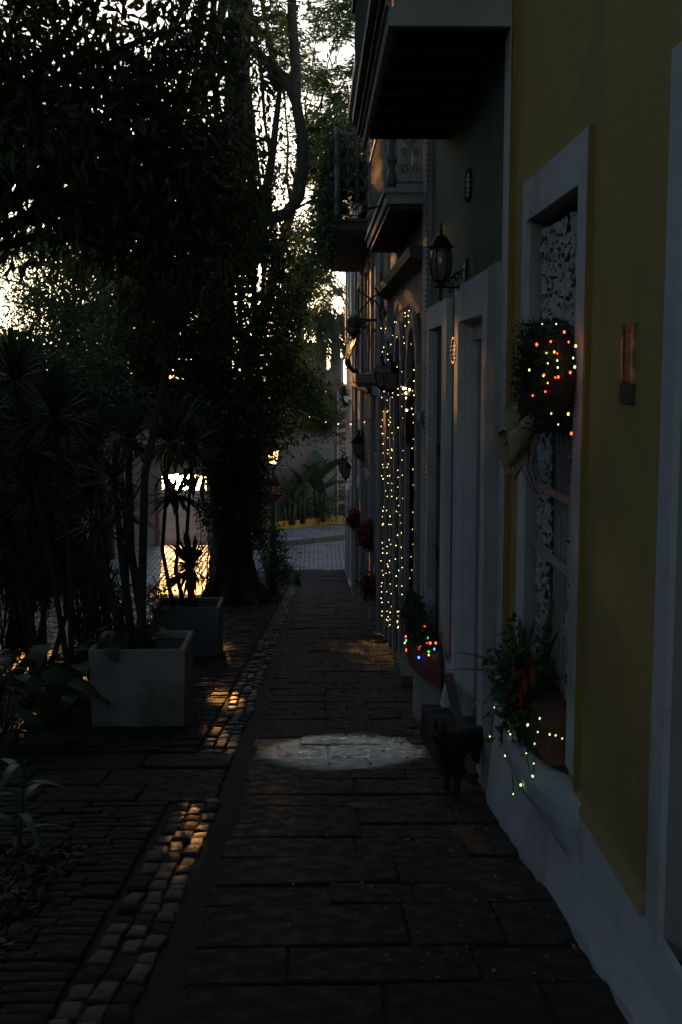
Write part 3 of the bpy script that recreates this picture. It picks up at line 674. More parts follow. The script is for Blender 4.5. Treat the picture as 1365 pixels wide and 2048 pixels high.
def iron_balcony(root, y0, y1, x0, z0, th, rh, m_slab, m_iron, posts=True, panel=.26):
    b = MB(); b.box(x0, WX, y0, y1, z0, z0+th); b.build('balcony_slab', m_slab, root); b = MB(); b.box(x0+.03, WX-.01, y0+.03, y1-.03, z0-.05, z0-.002); b.build('shade_soffit', M_wood, root)  # dark board stands in for the shade under the slab
    b = MB(); b.box(x0-.03, WX, y0-.03, y0, z0+th-.05, z0+th).box(x0-.03, x0, y0, y1, z0+th-.05, z0+th); b.build('slab_moulding', m_slab, root)
    zt_ = z0+th; b = MB(); n = max(1, round((WX-x0-.1)/panel)); pw = (WX-x0-.1)/n
    for i in range(n): scroll_panel(b, x0+.08+i*pw, y0+.05, zt_+.06, zt_+rh-.05, pw)
    b.box(x0, WX, y0+.03, y0+.07, zt_+rh-.05, zt_+rh).box(x0+.04, WX, y0+.035, y0+.065, zt_+.05, zt_+.07); b.build('end_railing', m_iron, root)
    b = MB(); b.box(x0+.02, x0+.07, y0, y1, zt_+rh-.05, zt_+rh).box(x0+.03, x0+.06, y0, y1, zt_+.05, zt_+.07); q = y0+.1
    while q < y1: b.tube([(x0+.045, q, zt_), (x0+.045, q, zt_+rh-.04)], .01, 4); q += .14
    b.build('front_railing', m_iron, root)
    if posts:
        turned_post((x0+.05, y0+.05, zt_), rh+.08, m_iron, root); turned_post((x0+.05, y1-.05, zt_), rh+.08, m_iron, root)
iron_balcony(H3, 12.02, 16.5, .70, 1.62, .15, 1.0, M_gry, M_giron)
iron_balcony(H4, 22.0, 30.6, .34, 2.49, .21, 1.52, M_bld, M_giron, panel=.36)  # slab takes a darker stucco colour in place of shade
# dark creeper over the far balcony
t = thing('balcony_creeper', (.36, 25, 2.8), 'dark creeper spilling over the outer rail of the far iron balcony', 'plant')
foliage(t, [(672, 350, 24, 14, 90, 1.5, 140), (660, 450, 26, 14, 60, 2, 110), (730, 360, 24, 30, 60, 1, 90), (700, 290, 28, 30, 30, 2, 60), (655, 400, 23, 10, 70, 1, 120), (662, 470, 22.5, 12, 50, 1, 120), (668, 320, 23, 14, 50, 1, 90)], 16, .12, .11, .06, L_fic, carve=False, mask=lambda P: (P[:, 2] > 2.55) | (P[:, 0] < .34))
# small potbellied balcony
b = MB(); b.box(.69, WX, 20.9, 24.0, -.22, -.06).box(.72, WX, 21.0, 23.9, -.30, -.22); b.build('balcony_slab', M_shut, H4)
for q in range(22):
    yy = 21.0+q*.14; b = MB(); bl = .16; b.tube([(.75, yy, -.06), (.75-bl*.8, yy, .06), (.75-bl, yy, .2), (.75-bl*.5, yy, .42), (.75, yy, .6), (.73, yy, .85)], .011, 4); b.build('belly_bar', M_iron, H4)
for q in range(4):
    xx = .72+q*.11; b = MB(); b.tube([(xx, 21.0, -.06), (xx-.02, 20.86, .06), (xx-.02, 20.84, .2), (xx, 20.94, .42), (xx, 21.0, .6), (xx, 21.0, .85)], .011, 4); b.build('belly_bar', M_iron, H4)
b = MB(); b.box(.70, .76, 20.97, 24.0, .84, .88).box(.70, WX, 20.97, 21.03, .84, .88); b.build('belly_rail', M_iron, H4)
t = thing('rail_garland', (.7, 21, .8), 'dark garland draped over the small potbellied balcony rail', 'garland')
b = MB(); pts = [(.70+.05*math.sin(i*.9), 20.95+i*.15, .80+.1*math.cos(i*1.1)-.15*(i % 4 == 0)) for i in range(20)]
b.tube(pts, .05, 6); b.build('garland_core', M_wood, t)
P = np.repeat(np.array(pts+[(.70+i*.1, 20.93, .85-.05*i) for i in range(4)]), 30, 0); P = P+rng.normal(size=P.shape)*.05; V, T = leaf_verts(P, rng.normal(size=P.shape), .07, .03); npmesh('garland_leaves', V, T, L_mid, t, kind='stuff')

# ------------------------------------------------------------------ LANTERNS
def lantern(name, c, s, label, bracket, cage='carriage', group='wall lanterns', lit=None):
    c = Vector(c); t = thing(name, c, label, 'lantern', group); b = MB()
    if cage == 'barrel':
        pr = [(.052, -.15), (.085, -.10), (.10, 0), (.097, .08), (.082, .135)]
        g_ = MB(); g_.lathe(c, [(r*s*.93, z*s) for r, z in pr], 16); g_.build('glass', M_glass if not lit else lit, t, True)
        for k in range(6):
            a = 2*PI*k/6; b.tube([c+Vector((math.cos(a)*r*s, math.sin(a)*r*s, z*s)) for r, z in pr], .006*s, 5)
        b.build('cage', M_iron, t)
        b = MB(); b.lathe(c, [(.115*s, .135*s), (.118*s, .15*s), (.09*s, .165*s), (.075*s, .2*s), (.05*s, .24*s), (.02*s, .255*s), (.012*s, .27*s), (.02*s, .285*s), (.008*s, .31*s), (.014*s, .325*s), (.003*s, .37*s)], 16); b.build('cap', M_iron, t, True)
        b = MB(); b.lathe(c, [(.003*s, -.34*s), (.016*s, -.29*s), (.012*s, -.25*s), (.022*s, -.235*s), (.01*s, -.215*s), (.03*s, -.18*s), (.06*s, -.165*s), (.062*s, -.15*s)], 12); b.build('finial', M_iron, t, True)
    else:
        h, w1, w0 = .17*s, .085*s, .055*s; z0 = -.12*s
        g_ = MB(); g_.add([c+Vector((x*w0*.94, y*w0*.94, z0)) for x, y in ((-1,-1),(1,-1),(1,1),(-1,1))]+[c+Vector((x*w1*.94, y*w1*.94, z0+h)) for x, y in ((-1,-1),(1,-1),(1,1),(-1,1))],
              [(0,3,2,1),(4,5,6,7),(0,1,5,4),(1,2,6,5),(2,3,7,6),(3,0,4,7)]); g_.build('glass', lit or M_glass, t)
        for x, y in ((-1,-1),(1,-1),(1,1),(-1,1)): b.tube([c+Vector((x*w0, y*w0, z0)), c+Vector((x*w1, y*w1, z0+h))], .007*s, 4)
        for zz_, ww in ((z0, w0), (z0+h, w1)):
            q = [c+Vector((x*ww, y*ww, zz_)) for x, y in ((-1,-1),(1,-1),(1,1),(-1,1),(-1,-1))]; b.tube(q, .008*s, 4)
        b.build('cage', M_iron, t)
        b = MB(); b.lathe(c, [(w1*1.5, z0+h), (w1*1.15, z0+h+.03*s), (w1*.6, z0+h+.09*s), (.02*s, z0+h+.12*s), (.012*s, z0+h+.14*s), (.022*s, z0+h+.155*s), (.004*s, z0+h+.2*s)], 4 if cage == 'square' else 8); b.build('cap', M_iron, t)
        b = MB(); b.lathe(c, [(.004*s, z0-.07*s), (.016*s, z0-.045*s), (w0*1.1, z0)], 8); b.build('finial', M_iron, t, True)
    if bracket == 'scroll':
        b = MB(); zc = c.z-.21*s; b.tube([(c.x-.06*s, c.y, zc), (WX-.01, c.y, zc)], .010*s, 6)
        for k, (ox, oz, r, tn) in enumerate(((.10, .05, .045, 1), (.15, .11, .04, -1), (.09, -.03, .03, -1), (.17, .0, .03, 1))):
            p = [(c.x+ox*s+r*s*(1-i/18)*math.cos(tn*i/14*PI*2.4+k), c.y, zc+oz*s+r*s*(1-i/18)*math.sin(tn*i/14*PI*2.4+k)) for i in range(15)]; b.tube(p, .007*s, 5)
        b.tube([(c.x+.02*s, c.y, zc), (c.x+.08*s, c.y, zc+.05*s), (c.x+.13*s, c.y, zc+.12*s), (WX-.01, c.y, zc+.16*s)], .007*s, 5)
        b.build('bracket', M_iron, t); b = MB(); b.box(WX-.025, WX, c.y-.035, c.y+.035, zc-.03*s, zc+.25*s); b.build('back_plate', M_iron, t)
    elif bracket == 'hook':
        b = MB(); zt_ = c.z+.12*s; b.tube([(c.x, c.y, zt_), (c.x, c.y, zt_+.05*s), ((c.x+WX)/2, c.y, zt_+.14*s), (WX-.01, c.y, zt_+.02*s)], .009*s, 6)
        b.tube([(c.x, c.y, c.z-.17*s), (c.x+.05*s, c.y, c.z-.22*s), (WX-.01, c.y, c.z-.16*s)], .009*s, 6); b.build('bracket', M_iron, t)
        b = MB(); b.box(WX-.02, WX, c.y-.04, c.y+.04, c.z-.22*s, c.z+.2*s); b.build('back_plate', M_iron, t)
    return t
lantern('carriage_lantern', at(882, 527, 8.8), .80, 'large barrel-shaped iron lantern on a scroll bracket above the green doorways', 'scroll', 'barrel')
lantern('wall_lantern', at(781, 755, 15.6), 1.25, 'square iron lantern sticking out nearest before the fairy-lit arches', 'hook', 'square')
lantern('wall_lantern', at(764, 752, 17.6), 1.25, 'square iron lantern just behind the nearest one at the lit arches', 'hook', 'square')
lantern('wall_lantern', at(718, 893, 27.5), 1.6, 'iron lantern with hooked top on the brown shuttered house', 'hook', 'square')
lantern('wall_lantern', at(692, 941, 36), 1.7, 'black four-sided lantern on pale corner house, the nearer of two', 'hook', 'square')
lantern('wall_lantern', at(685, 932, 41), 1.7, 'black four-sided lantern on pale corner house, the farther of two', 'hook', 'square')
# street lamp
Yl = 44; lp = at(547, 913, Yl); t = thing('street_lamp', (lp.x, Yl, ZF), 'lit street lamp with glowing orange lantern above the stop sign', 'street lamp')
b = MB(); b.lathe((lp.x, Yl, ZF), [(.16, 0), (.16, .3), (.1, .4), (.07, .6), (.06, 2.2), (.045, 3.5), (.05, 3.55), (.03, lp.z-ZF-.55), (.09, lp.z-ZF-.42), (.05, lp.z-ZF-.34)], 10); b.build('pole', M_iron, t, True)
c = lp; g_ = MB(); g_.add([c+Vector((x*.12, y*.12, -.26)) for x, y in ((-1,-1),(1,-1),(1,1),(-1,1))]+[c+Vector((x*.2, y*.2, .2)) for x, y in ((-1,-1),(1,-1),(1,1),(-1,1))], [(0,3,2,1),(4,5,6,7),(0,1,5,4),(1,2,6,5),(2,3,7,6),(3,0,4,7)]); g_.build('lamp_glass', E_lamp, t)
b = MB()
for x, y in ((-1,-1),(1,-1),(1,1),(-1,1)): b.tube([c+Vector((x*.125, y*.125, -.27)), c+Vector((x*.205, y*.205, .21))], .014, 4)
b.tube([c+Vector((0, 0, -.4)), c+Vector((-.1, -.1, -.27))], .012, 4).tube([c+Vector((0, 0, -.4)), c+Vector((.1, -.1, -.27))], .012, 4); b.build('lamp_cage', M_iron, t)
b = MB(); b.lathe(c, [(.30, .21), (.2, .3), (.08, .42), (.03, .46), (.01, .55)], 4); b.build('lamp_cap', M_iron, t)
# PARE sign
Ys = 38.5; sp = at(543, 981, Ys); t = thing('stop_sign', (sp.x, Ys, gz(Ys)), 'red octagonal stop sign reading PARE below the lit street lamp', 'sign')
b = MB(); rr_ = .43; oc = [(sp.x+rr_*math.cos(PI/8+i*PI/4), sp.z+rr_*math.sin(PI/8+i*PI/4)) for i in range(8)]
b.prism(oc, 'y', Ys, Ys+.01); b.build('border', mat('sign_white', (.5, .5, .5), .5), t)
b = MB(); oc = [(sp.x+rr_*.93*math.cos(PI/8+i*PI/4), sp.z+rr_*.93*math.sin(PI/8+i*PI/4)) for i in range(8)]; b.prism(oc, 'y', Ys-.006, Ys-.001); b.build('panel', mat('sign_red', (.22, .012, .015), .5), t)
b = MB(); b.box(sp.x-.03, sp.x+.03, Ys+.012, Ys+.05, gz(Ys)-.1, sp.z+.4); b.build('post', M_giron, t)
fc = bpy.data.curves.new('lettering', 'FONT'); fc.body = 'PARE'; fc.size = .36; fc.align_x = 'CENTER'; fc.align_y = 'CENTER'; fc.extrude = .002; fc.offset = .008
fo = bpy.data.objects.new('lettering', fc); col.objects.link(fo); fo.rotation_euler = (PI/2, 0, 0); fo.location = (sp.x, Ys-.010, sp.z); fo.scale = (.8, 1, 1)
bpy.context.view_layer.update(); me = bpy.data.meshes.new_from_object(fo.evaluated_get(bpy.context.evaluated_depsgraph_get()))
lo = bpy.data.objects.new('lettering', me); col.objects.link(lo); lo.matrix_world = fo.matrix_world; lo.parent = t; lo.matrix_parent_inverse = Matrix.Translation(-Vector(t.location)); me.materials.append(mat('sign_letter', (.6, .6, .6), .5))
bpy.data.objects.remove(fo)

# ------------------------------------------------------------------ PLANTERS, DRACAENAS
def planter(name, px0, px1, ptop, pbase, label, depth=.75, mt=None):
    a = gnd(px0, pbase); c = gnd(px1, pbase); y = a.y; top_ = at(px0, ptop, y).z; t = thing(name, ((a.x+c.x)/2, y+depth/2, gz(y)), label, 'planter', 'concrete planters along the road')
    x0, x1 = a.x, c.x; z0 = gz(y+depth)-.05; th = .05; b = MB(); tp = .02
    o = [(x0, y), (x1, y), (x1, y+depth), (x0, y+depth)]; cx, cy = (x0+x1)/2, y+depth/2
    def sc_(f): return [(cx+(p-cx)*f, cy+(q-cy)*f) for p, q in o]
    lo, up, inn = sc_(.96), sc_(1.0), [(x0+th, y+th), (x1-th, y+th), (x1-th, y+depth-th), (x0+th, y+depth-th)]
    v = [(*p, z0) for p in lo]+[(*p, top_) for p in up]+[(*p, top_-.003) for p in inn]+[(*p, top_-.1) for p in inn]
    f = [(i, (i+1) % 4, 4+(i+1) % 4, 4+i) for i in range(4)]+[(4+i, 4+(i+1) % 4, 8+(i+1) % 4, 8+i) for i in range(4)]+[(8+i, 8+(i+1) % 4, 12+(i+1) % 4, 12+i) for i in range(4)]
    b.add(v, f); o_ = b.build('tub', mt or M_conc, t); bv = o_.modifiers.new('b', 'BEVEL'); bv.width = .012; bv.segments = 2; bv.limit_method = 'ANGLE'
    b = MB(); b.box(x0+th, x1-th, y+th, y+depth-th, top_-.15, top_-.06); b.build('soil', M_soil, t)
    return Vector((cx, cy, top_-.06)), t
pc1, _ = planter('planter', 180, 372, 1300, 1455, 'pale concrete planter box nearest the camera, left of sidewalk')
pc2, _ = planter('planter', 306, 440, 1216, 1312, 'blue-grey concrete planter box behind the pale one', mt=mat('planter_blue', (.20, .235, .245), .85, (.16, .19, .20), 3, .3, 30))
def blades(C, n, ln, wd, up=.35, droop=.5, seg=5, full=False):
    """rosette of strap leaves around C, numpy"""
    V = []; Q = []; b = 0
    for i in range(n):
        a = rng.uniform(0, 2*PI); e = rng.uniform(-.5 if full else .0, 1.45); l = ln*rng.uniform(.7, 1.1); d = np.array([math.cos(a)*math.cos(e), math.sin(a)*math.cos(e), math.sin(e)+up*.2])
        side = np.cross(d, [0, 0, 1.]); side = side/max(np.linalg.norm(side), 1e-6); p = np.array(C, float); st = l/seg; dr = droop*rng.uniform(.5, 1.4)/seg
        for s in range(seg+1):
            w_ = wd*(.5+.5*math.sin(PI*min(1, (s+.6)/(seg+.6)))) * (0.06 if s == seg else 1)
            V += [p+side*w_/2, p-side*w_/2]
            if s: Q.append((b+2*s-2, b+2*s, b+2*s+1, b+2*s-1))
            d = d+np.array([0, 0, -dr]); d = d/np.linalg.norm(d); p = p+d*st
        b += 2*(seg+1)
    return V, Q
def dracaena(name, base, stems, label, ln=.55, wd=.032, n=90, group='spiky dracaenas', stemr=.03):
    """stems: list of (polyline points relative to world, top rosette)"""
    t = thing(name, base, label, 'plant', group)
    for pts, k, l in stems:
        b = MB(); pts = [Vector(p) for p in pts]; m = len(pts); b.tube(pts, [stemr*(1.15-.5*i/max(1, m-1)) for i in range(m)], 8); b.build('stem', M_bark, t)
        V, Q = blades(pts[-1], int(n*k), l, wd, full=True); V = np.array(V); ok = lit_gap(V).reshape(-1, 12).all(1); Q = np.array(Q).reshape(-1, 5, 4)[ok].reshape(-1, 4); npmesh('leaf_tuft', V, Q, L_spk, t, kind='stuff')
    return t
def P3(*a): return tuple(at(*a))
Y1 = pc1.y; b0 = pc1
dracaena('dracaena', pc1, [([b0+Vector((-.02, 0, -.05)), P3(285, 1150, Y1), P3(290, 950, Y1-.05), P3(320, 800, Y1), P3(343, 665, Y1)], 1.3, .50),
                           ([b0+Vector((-.1, .1, -.05)), P3(245, 1120, Y1+.1), P3(228, 960, Y1+.1)], .8, .42),
                           ([b0+Vector((.02, .1, -.05)), P3(262, 1100, Y1+.2), P3(258, 940, Y1+.2), P3(262, 880, Y1+.2)], .9, .42),
                           ([b0+Vector((-.15, .0, -.05)), P3(215, 1160, Y1-.1), P3(195, 1050, Y1-.1)], .7, .42)], 'tall dark dracaena with several stems rising from the nearest planter', stemr=.036, n=75)
Y2 = pc2.y
dracaena('dracaena', pc2, [([pc2+Vector((-.05, 0, -.05)), P3(352, 1140, Y2), P3(357, 1080, Y2), P3(352, 990, Y2)], 1.0, .62),
                           ([pc2+Vector((.12, 0, -.05)), P3(384, 1180, Y2), P3(383, 1138, Y2)], 1.6, .52),
                           ([pc2+Vector((-.22, .1, -.05)), P3(325, 1100, Y2), P3(340, 885, Y2)], 1.3, .75), ([pc2+Vector((.02, .1, -.05)), P3(372, 1100, Y2+.1), P3(385, 905, Y2+.1)], .7, .55)], 'spiky dracaena rising from the blue-grey planter against the glare', wd=.045, n=110)
for k, (sx_, sy_, Yk, lb) in enumerate(((110, 835, 12, 'large spiky dracaena crown at far left above the dark shrubs'), (60, 990, 12.6, 'low spiky dracaena at the left edge below the largest crown'), (190, 900, 13.5, 'spiky dracaena with thin stem between the left crown and planter'), (150, 1080, 14.5, 'short dracaena low behind the broad-leaved bush'), (30, 760, 13, 'spiky dracaena topping out at the extreme left edge'))):
    top_ = at(sx_, sy_, Yk); gb = Vector((top_.x+.1, Yk, gz(Yk)))
    dracaena('dracaena', gb, [([gb, (gb+top_)/2+Vector((.06, 0, 0)), top_], 1.5, .62), ([gb, (gb+top_)/2+Vector((-.2, .2, .1)), top_+Vector((-.35, .3, -.35))], 1.0, .55), ([gb, (gb+top_)/2+Vector((.25, .2, -.3)), top_+Vector((.3, .2, -.75))], 1.0, .5)], lb, wd=.036, n=90)

# broad leaves: each its own piece
def big_leaf_mesh(name, m, ln=.3, wd=.16, bend=.35, notch=.0, seg=8, cup=.12):
    v = []; f = []
    for i in range(seg+1):
        t = i/seg; w_ = wd*math.sin(PI*t**.75)**.8/2 if 0 < t < 1 else .002; a = bend*t; x = ln*t*math.cos(a*.6); z = -ln*t*t*bend
        v += [(x, w_, z+cup*w_*1.5), (x, 0, z-.0), (x, -w_, z+cup*w_*1.5)]
        if i: q = 3*(i-1); f += [(q, q+1, q+4, q+3), (q+1, q+2, q+5, q+4)]
    me = bpy.data.meshes.new(name); me.from_pydata(v, [], f); me.materials.append(m); me.shade_smooth(); me.update(); return me
def put_leaf(parent, me, p, az, el, s=1, roll=0, name='leaf'):
    o = bpy.data.objects.new(name, me); col.objects.link(o); o.parent = parent
    o.matrix_local = Matrix.Translation(Vector(p)-rloc(parent)) @ Euler((roll, -el, az), 'XYZ').to_matrix().to_4x4() @ Matrix.Scale(s, 4); return o
def bush(name, base, n, rx, rz, h, me, label, seed, cat='bush', s0=.8, s1=1.3, mf=M_bark):
    r = random.Random(seed); t = thing(name, base, label, cat); b = MB()
    for i in range(n):
        a = r.uniform(0, 2*PI); q = r.random()**.5; p = Vector(base)+Vector((math.cos(a)*rx*q, math.sin(a)*rx*.7*q, h*(.25+.75*r.random())*(1-.4*q)))
        b.tube([Vector(base)+Vector((r.uniform(-.05, .05), 0, 0)), (Vector(base)+p)/2+Vector((0, 0, .08)), p], [.008, .006, .004], 4)
        put_leaf(t, me, p, a+r.gauss(0, .5), r.uniform(-.7, .5), r.uniform(s0, s1), r.gauss(0, .5))
    b.build('stems', mf, t); return t
ML = big_leaf_mesh('leaf', L_big, .34, .19, .5)
for k, (px_, py_, n_l, h_, lb, sc_l) in enumerate(((95, 1440, 34, .8, 'dark broad-leaved bush spilling over the left edge before the road', 1), (10, 1500, 26, .75, 'dark broad-leaved bush cut by the left edge, lower one', 1), (200, 1400, 22, .55, 'dark broad-leaved bush reaching over the pale planter', .8))):
    g0 = gnd(px_, py_); bush('broadleaf_bush', (g0.x, g0.y, g0.z), n_l, .55, .5, h_, ML, lb, k, s0=.55*sc_l, s1=1.0*sc_l)
g0 = pc1; bush('philodendron', (g0.x-.15, g0.y-.1, g0.z-.02), 16, .28, .3, .33, ML, 'low broad-leaved plant drooping from the pale planter soil', 9, 'plant', .5, .85)
MS = big_leaf_mesh('leaf', L_brom, .34, .05, .9)
g0 = gnd(35, 1720); t = thing('young_maize_plant', (g0.x, g0.y, g0.z), 'small strap-leaved seedling standing in the leaf bed at lower left', 'plant')
b = MB(); b.tube([g0, g0+Vector((.03, 0, .25)), g0+Vector((.05, .02, .50))], [.012, .010, .006], 6); b.build('stem', L_brom, t)
for i in range(8): put_leaf(t, MS, g0+Vector((.04*(i/7), 0, .12+i*.05)), i*2.4+.4, .75, random.uniform(.6, 1))
# a vine with long drooping leaves that hangs between the planters and the gate glare
t = thing('hanging_vine', at(350, 860, 15.5), 'dark vine with long drooping leaves dangling before the bright gate opening', 'plant'); b = MB()
for q in ([(350, 800), (345, 870), (352, 930)], [(350, 850), (385, 900), (400, 960)], [(345, 860), (365, 930), (375, 975)], [(340, 850), (322, 920), (330, 965)]): b.tube([at(x, y_, 15.5) for x, y_ in q], .006, 4)
b.build('vine_stem', M_bark, t); me = big_leaf_mesh('leaf', L_big, .30, .075, .3)
for x, y_ in ((352, 905), (350, 930), (358, 915), (385, 900), (392, 925), (400, 950), (366, 930), (372, 955), (325, 915), (330, 940), (340, 880), (360, 880), (378, 890), (335, 900), (410, 935), (345, 945), (333, 952), (340, 960), (368, 975), (382, 962), (395, 975), (407, 960), (355, 955), (322, 955), (388, 945), (364, 905), (373, 935), (349, 970)): put_leaf(t, me, at(x, y_, 15.5+random.uniform(-.2, .2)), random.uniform(0, 6.3), random.uniform(-1.5, -.8), random.uniform(.7, 1.1))
# leaf bed lower left
V = []
bed = MB(); bed.add([(-2.4, 2.5, gz(2.5)-.01), (-1.2, 2.5, gz(2.5)-.01), (-1.27, 5.9, gz(5.9)-.01), (-2.4, 5.9, gz(5.9)-.01)], [(0, 1, 2, 3)]); tag(bed.build('leaf_bed', M_soil), kind='structure')
n = 3500; P = np.stack([rng.uniform(-2.35, -1.2, n), rng.uniform(2.8, 5.9, n), np.zeros(n)], 1); P[:, 2] = -1.6-.14*P[:, 1]+rng.uniform(0, .03, n); D = rng.normal(size=(n, 3)); D[:, 2] *= .25
V, T = leaf_verts(P, D, .09, .045); tag(npmesh('leaf_litter', V, T, L_mul), 'brown fallen leaves covering the planting bed at lower left', 'leaf litter', kind='stuff')
n = 900; yy = 4+26*rng.random(n)**1.3; xx = rng.beta(2.2, 1.1, n)*1.65-.6; P = np.stack([xx, yy, -1.6-.14*yy+.008], 1); D = rng.normal(size=(n, 3)); D[:, 2] *= .12
V, T = leaf_verts(P, D, np.minimum(.05, .012+.0022*yy), .02, .15); tag(npmesh('fallen_leaves', V, T, L_dry), 'small dry leaves scattered over the sidewalk slabs', 'fallen leaves', kind='stuff')
# water valve cover
g0 = gnd(730, 1612); t = thing('valve_cover', g0, 'small oval iron utility cover set in the sidewalk slabs', 'utility cover')
for nm, r_, z_, m_ in (('frame', .085, .005, M_iron), ('lid', .07, .009, M_black)):
    b = MB(); b.lathe((g0.x, g0.y, g0.z), [(r_, -.02), (r_, z_), (r_*.8, z_+.001)], 20); o = b.build(nm, m_, t); o.rotation_euler = (-SLOPE, 0, 0)

# ------------------------------------------------------------------ TREES
def limb_path(p0, p1, sag, n=6, wig=.06):
    p0, p1 = Vector(p0), Vector(p1); L_ = (p1-p0).length; return [p0.lerp(p1, i/n)+Vector((random.gauss(0, wig), random.gauss(0, wig), sag*math.sin(PI*i/n)+random.gauss(0, wig)))*(L_*.12 if 0 < i < n else 0) for i in range(n+1)]
def tree(name, label, base, tops, trunk, r0, blobs, k, spread, ll, lw, m, ntw=14, limbr=.05, droop=.5, bark=None, group='street trees on the left', mask=None, twr=.008, twl=.5):
    t = thing(name, base, label, 'tree', group); bark = bark or M_bark
    b = MB(); pts = [Vector(p) for p in trunk]; b.tube(pts, [r0*(1-.55*i/(len(pts)-1)) for i in range(len(pts))], 14); b.build('trunk', bark, t, True)
    for q in blobs:
        c = at(q[0], q[1], q[2]); pp = limb_path(pts[-1] if random.random() < .6 else pts[-2], c, .6); b = MB(); n = len(pp); b.tube(pp, [limbr*(1-.75*i/(n-1)) for i in range(n)], 6); b.build('branch', bark, t, True)
    foliage(t, blobs, k, spread, ll, lw, m, droop, mask=mask, name='crown')
    if ntw: twigs(t, blobs, ntw, twr, twl, bark)
    return t
# A: near broad-leaved tree, trunk outside the left edge
bA = [(x, y_, Yd, 120, 95, 1.1, nt_) for x, y_, Yd, nt_ in ((30, 60, 11, 34), (170, 60, 12, 36), (320, 60, 12, 32), (430, 50, 12.5, 22), (70, 190, 11, 46), (230, 190, 12, 66), (370, 200, 12.5, 42), (450, 170, 13, 14), (60, 300, 10.5, 60), (200, 320, 11.5, 90), (340, 330, 12, 90), (420, 350, 13, 38), (270, 430, 12, 70), (390, 440, 12.5, 60), (130, 420, 11, 30), (330, 540, 12.5, 55), (-120, 150, 10.5, 80), (-160, 400, 10, 80), (100, -150, 11, 100), (350, -170, 12, 100), (-100, -150, 10, 80))]
tree('broadleaf_tree', 'near broad-leaved tree whose dark drooping canopy fills the upper left', (-3.35, 9.6, gz(9.6)), None, [(-3.35, 9.6, gz(9.6)), (-3.3, 9.9, -.8), (-3.0, 10.4, 1.0), (-2.6, 11, 2.3)], .26, bA, 15, .15, .17, .055, L_big, 10, .05, 1.1)
# unseen tree added beside and behind the camera, its crown blocks overhead sky light
tO = thing('sky_block_tree', (-4.6, 1.5, gz(1.5)), 'unseen tree added by the road, its crown blocking the sky overhead', 'tree', 'street trees on the left')
b = MB(); b.tube([(-4.6, 1.5, gz(1.5)), (-4.5, 1.7, 1), (-4, 2, 4.4), (-3, 3, 6.2)], [.35, .3, .25, .18], 12); b.build('trunk', M_bark, tO, True)
for q in range(9):
    a = q*.7; b = MB(); b.tube([(-4, 2, 4.4), (-4+2*math.cos(a), 2+2.5*math.sin(a), 6), (-4+4.2*math.cos(a), 2+6*math.sin(a), 7.2)], [.15, .09, .03], 6); b.build('branch', M_bark, tO, True)
n = 60000; P = np.stack([rng.uniform(-9.5, -.3, n), rng.uniform(-24, 17, n), rng.uniform(0, 1.6, n)], 1); P[:, 2] += np.maximum(5.2, .345*P[:, 1]+1.2); V, T = leaf_verts(P, rng.normal(size=(n, 3)), .26, .13); npmesh('crown', V, T, L_big, tO, kind='stuff')
# B: fig with the big dark trunk
tb = (at(470, 1210, 29)); gB = Vector((tb.x, 29, gz(29)))
TR = [gB, P3(468, 1120, 29), P3(455, 960, 29), P3(440, 850, 29), P3(430, 700, 29.2), P3(440, 560, 29), P3(470, 300, 28.8), P3(480, 60, 28.5), P3(470, -200, 28)]
bB = [(x, y_, Yd, 85, 70, 1.6, nt_) for x, y_, Yd, nt_ in ((380, 560, 27, 140), (470, 500, 28, 140), (300, 640, 27, 130), (420, 690, 28, 160), (510, 640, 28.5, 120), (540, 740, 29, 120), (330, 760, 28, 150), (460, 810, 28.5, 140), (480, 890, 30, 110), (500, 845, 36, 120), (420, 870, 29, 90), (250, 740, 27, 130), (530, 560, 29, 90), (520, 830, 28, 40), (520, 480, 28, 90), (470, 390, 28.5, 50), (420, 180, 29, 34), (545, 350, 29, 26), (520, 130, 29, 20), (570, 30, 28, 22), (480, 40, 28, 26), (370, 830, 27, 70), (570, 200, 29.5, 18), (470, -150, 27, 90), (300, -150, 25, 90), (120, -120, 24, 90), (360, 300, 27, 34), (300, 420, 27, 60), (200, 480, 27, 70))]
tB = tree('fig_tree', 'massive fig tree with thick dark buttressed trunk and U-shaped limb', gB, None, TR, .52, bB, 22, .26, .15, .07, L_fic, 12, .10, .6, twr=.012, twl=.8)
b = MB()
for k in range(9):
    a = k*2*PI/9+.3; l = random.uniform(.7, 1.25); q = gB+Vector((math.cos(a)*l, math.sin(a)*l, -math.sin(a)*l*.14+.02)); b.tube([gB+Vector((math.cos(a)*.2, math.sin(a)*.2, 1.1)), gB+Vector((math.cos(a)*.45, math.sin(a)*.45, .42)), q, q+Vector((math.cos(a)*.4, math.sin(a)*.4, -.15))], [.26, .2, .10, .04], 8)
b.build('buttress_root', M_bark, tB, True)
b = MB(); up = [P3(430, 480, 28.8), P3(490, 437, 28.3), P3(530, 440, 28), P3(572, 428, 28), P3(598, 395, 28), P3(606, 340, 28), P3(604, 270, 28), P3(592, 200, 28), P3(592, 130, 28), P3(585, 40, 28), P3(582, -120, 28)]
b.tube(up, [.22, .19, .16, .145, .14, .135, .13, .125, .12, .115, .08], 10); b.build('curved_limb', M_bark, tB, True)
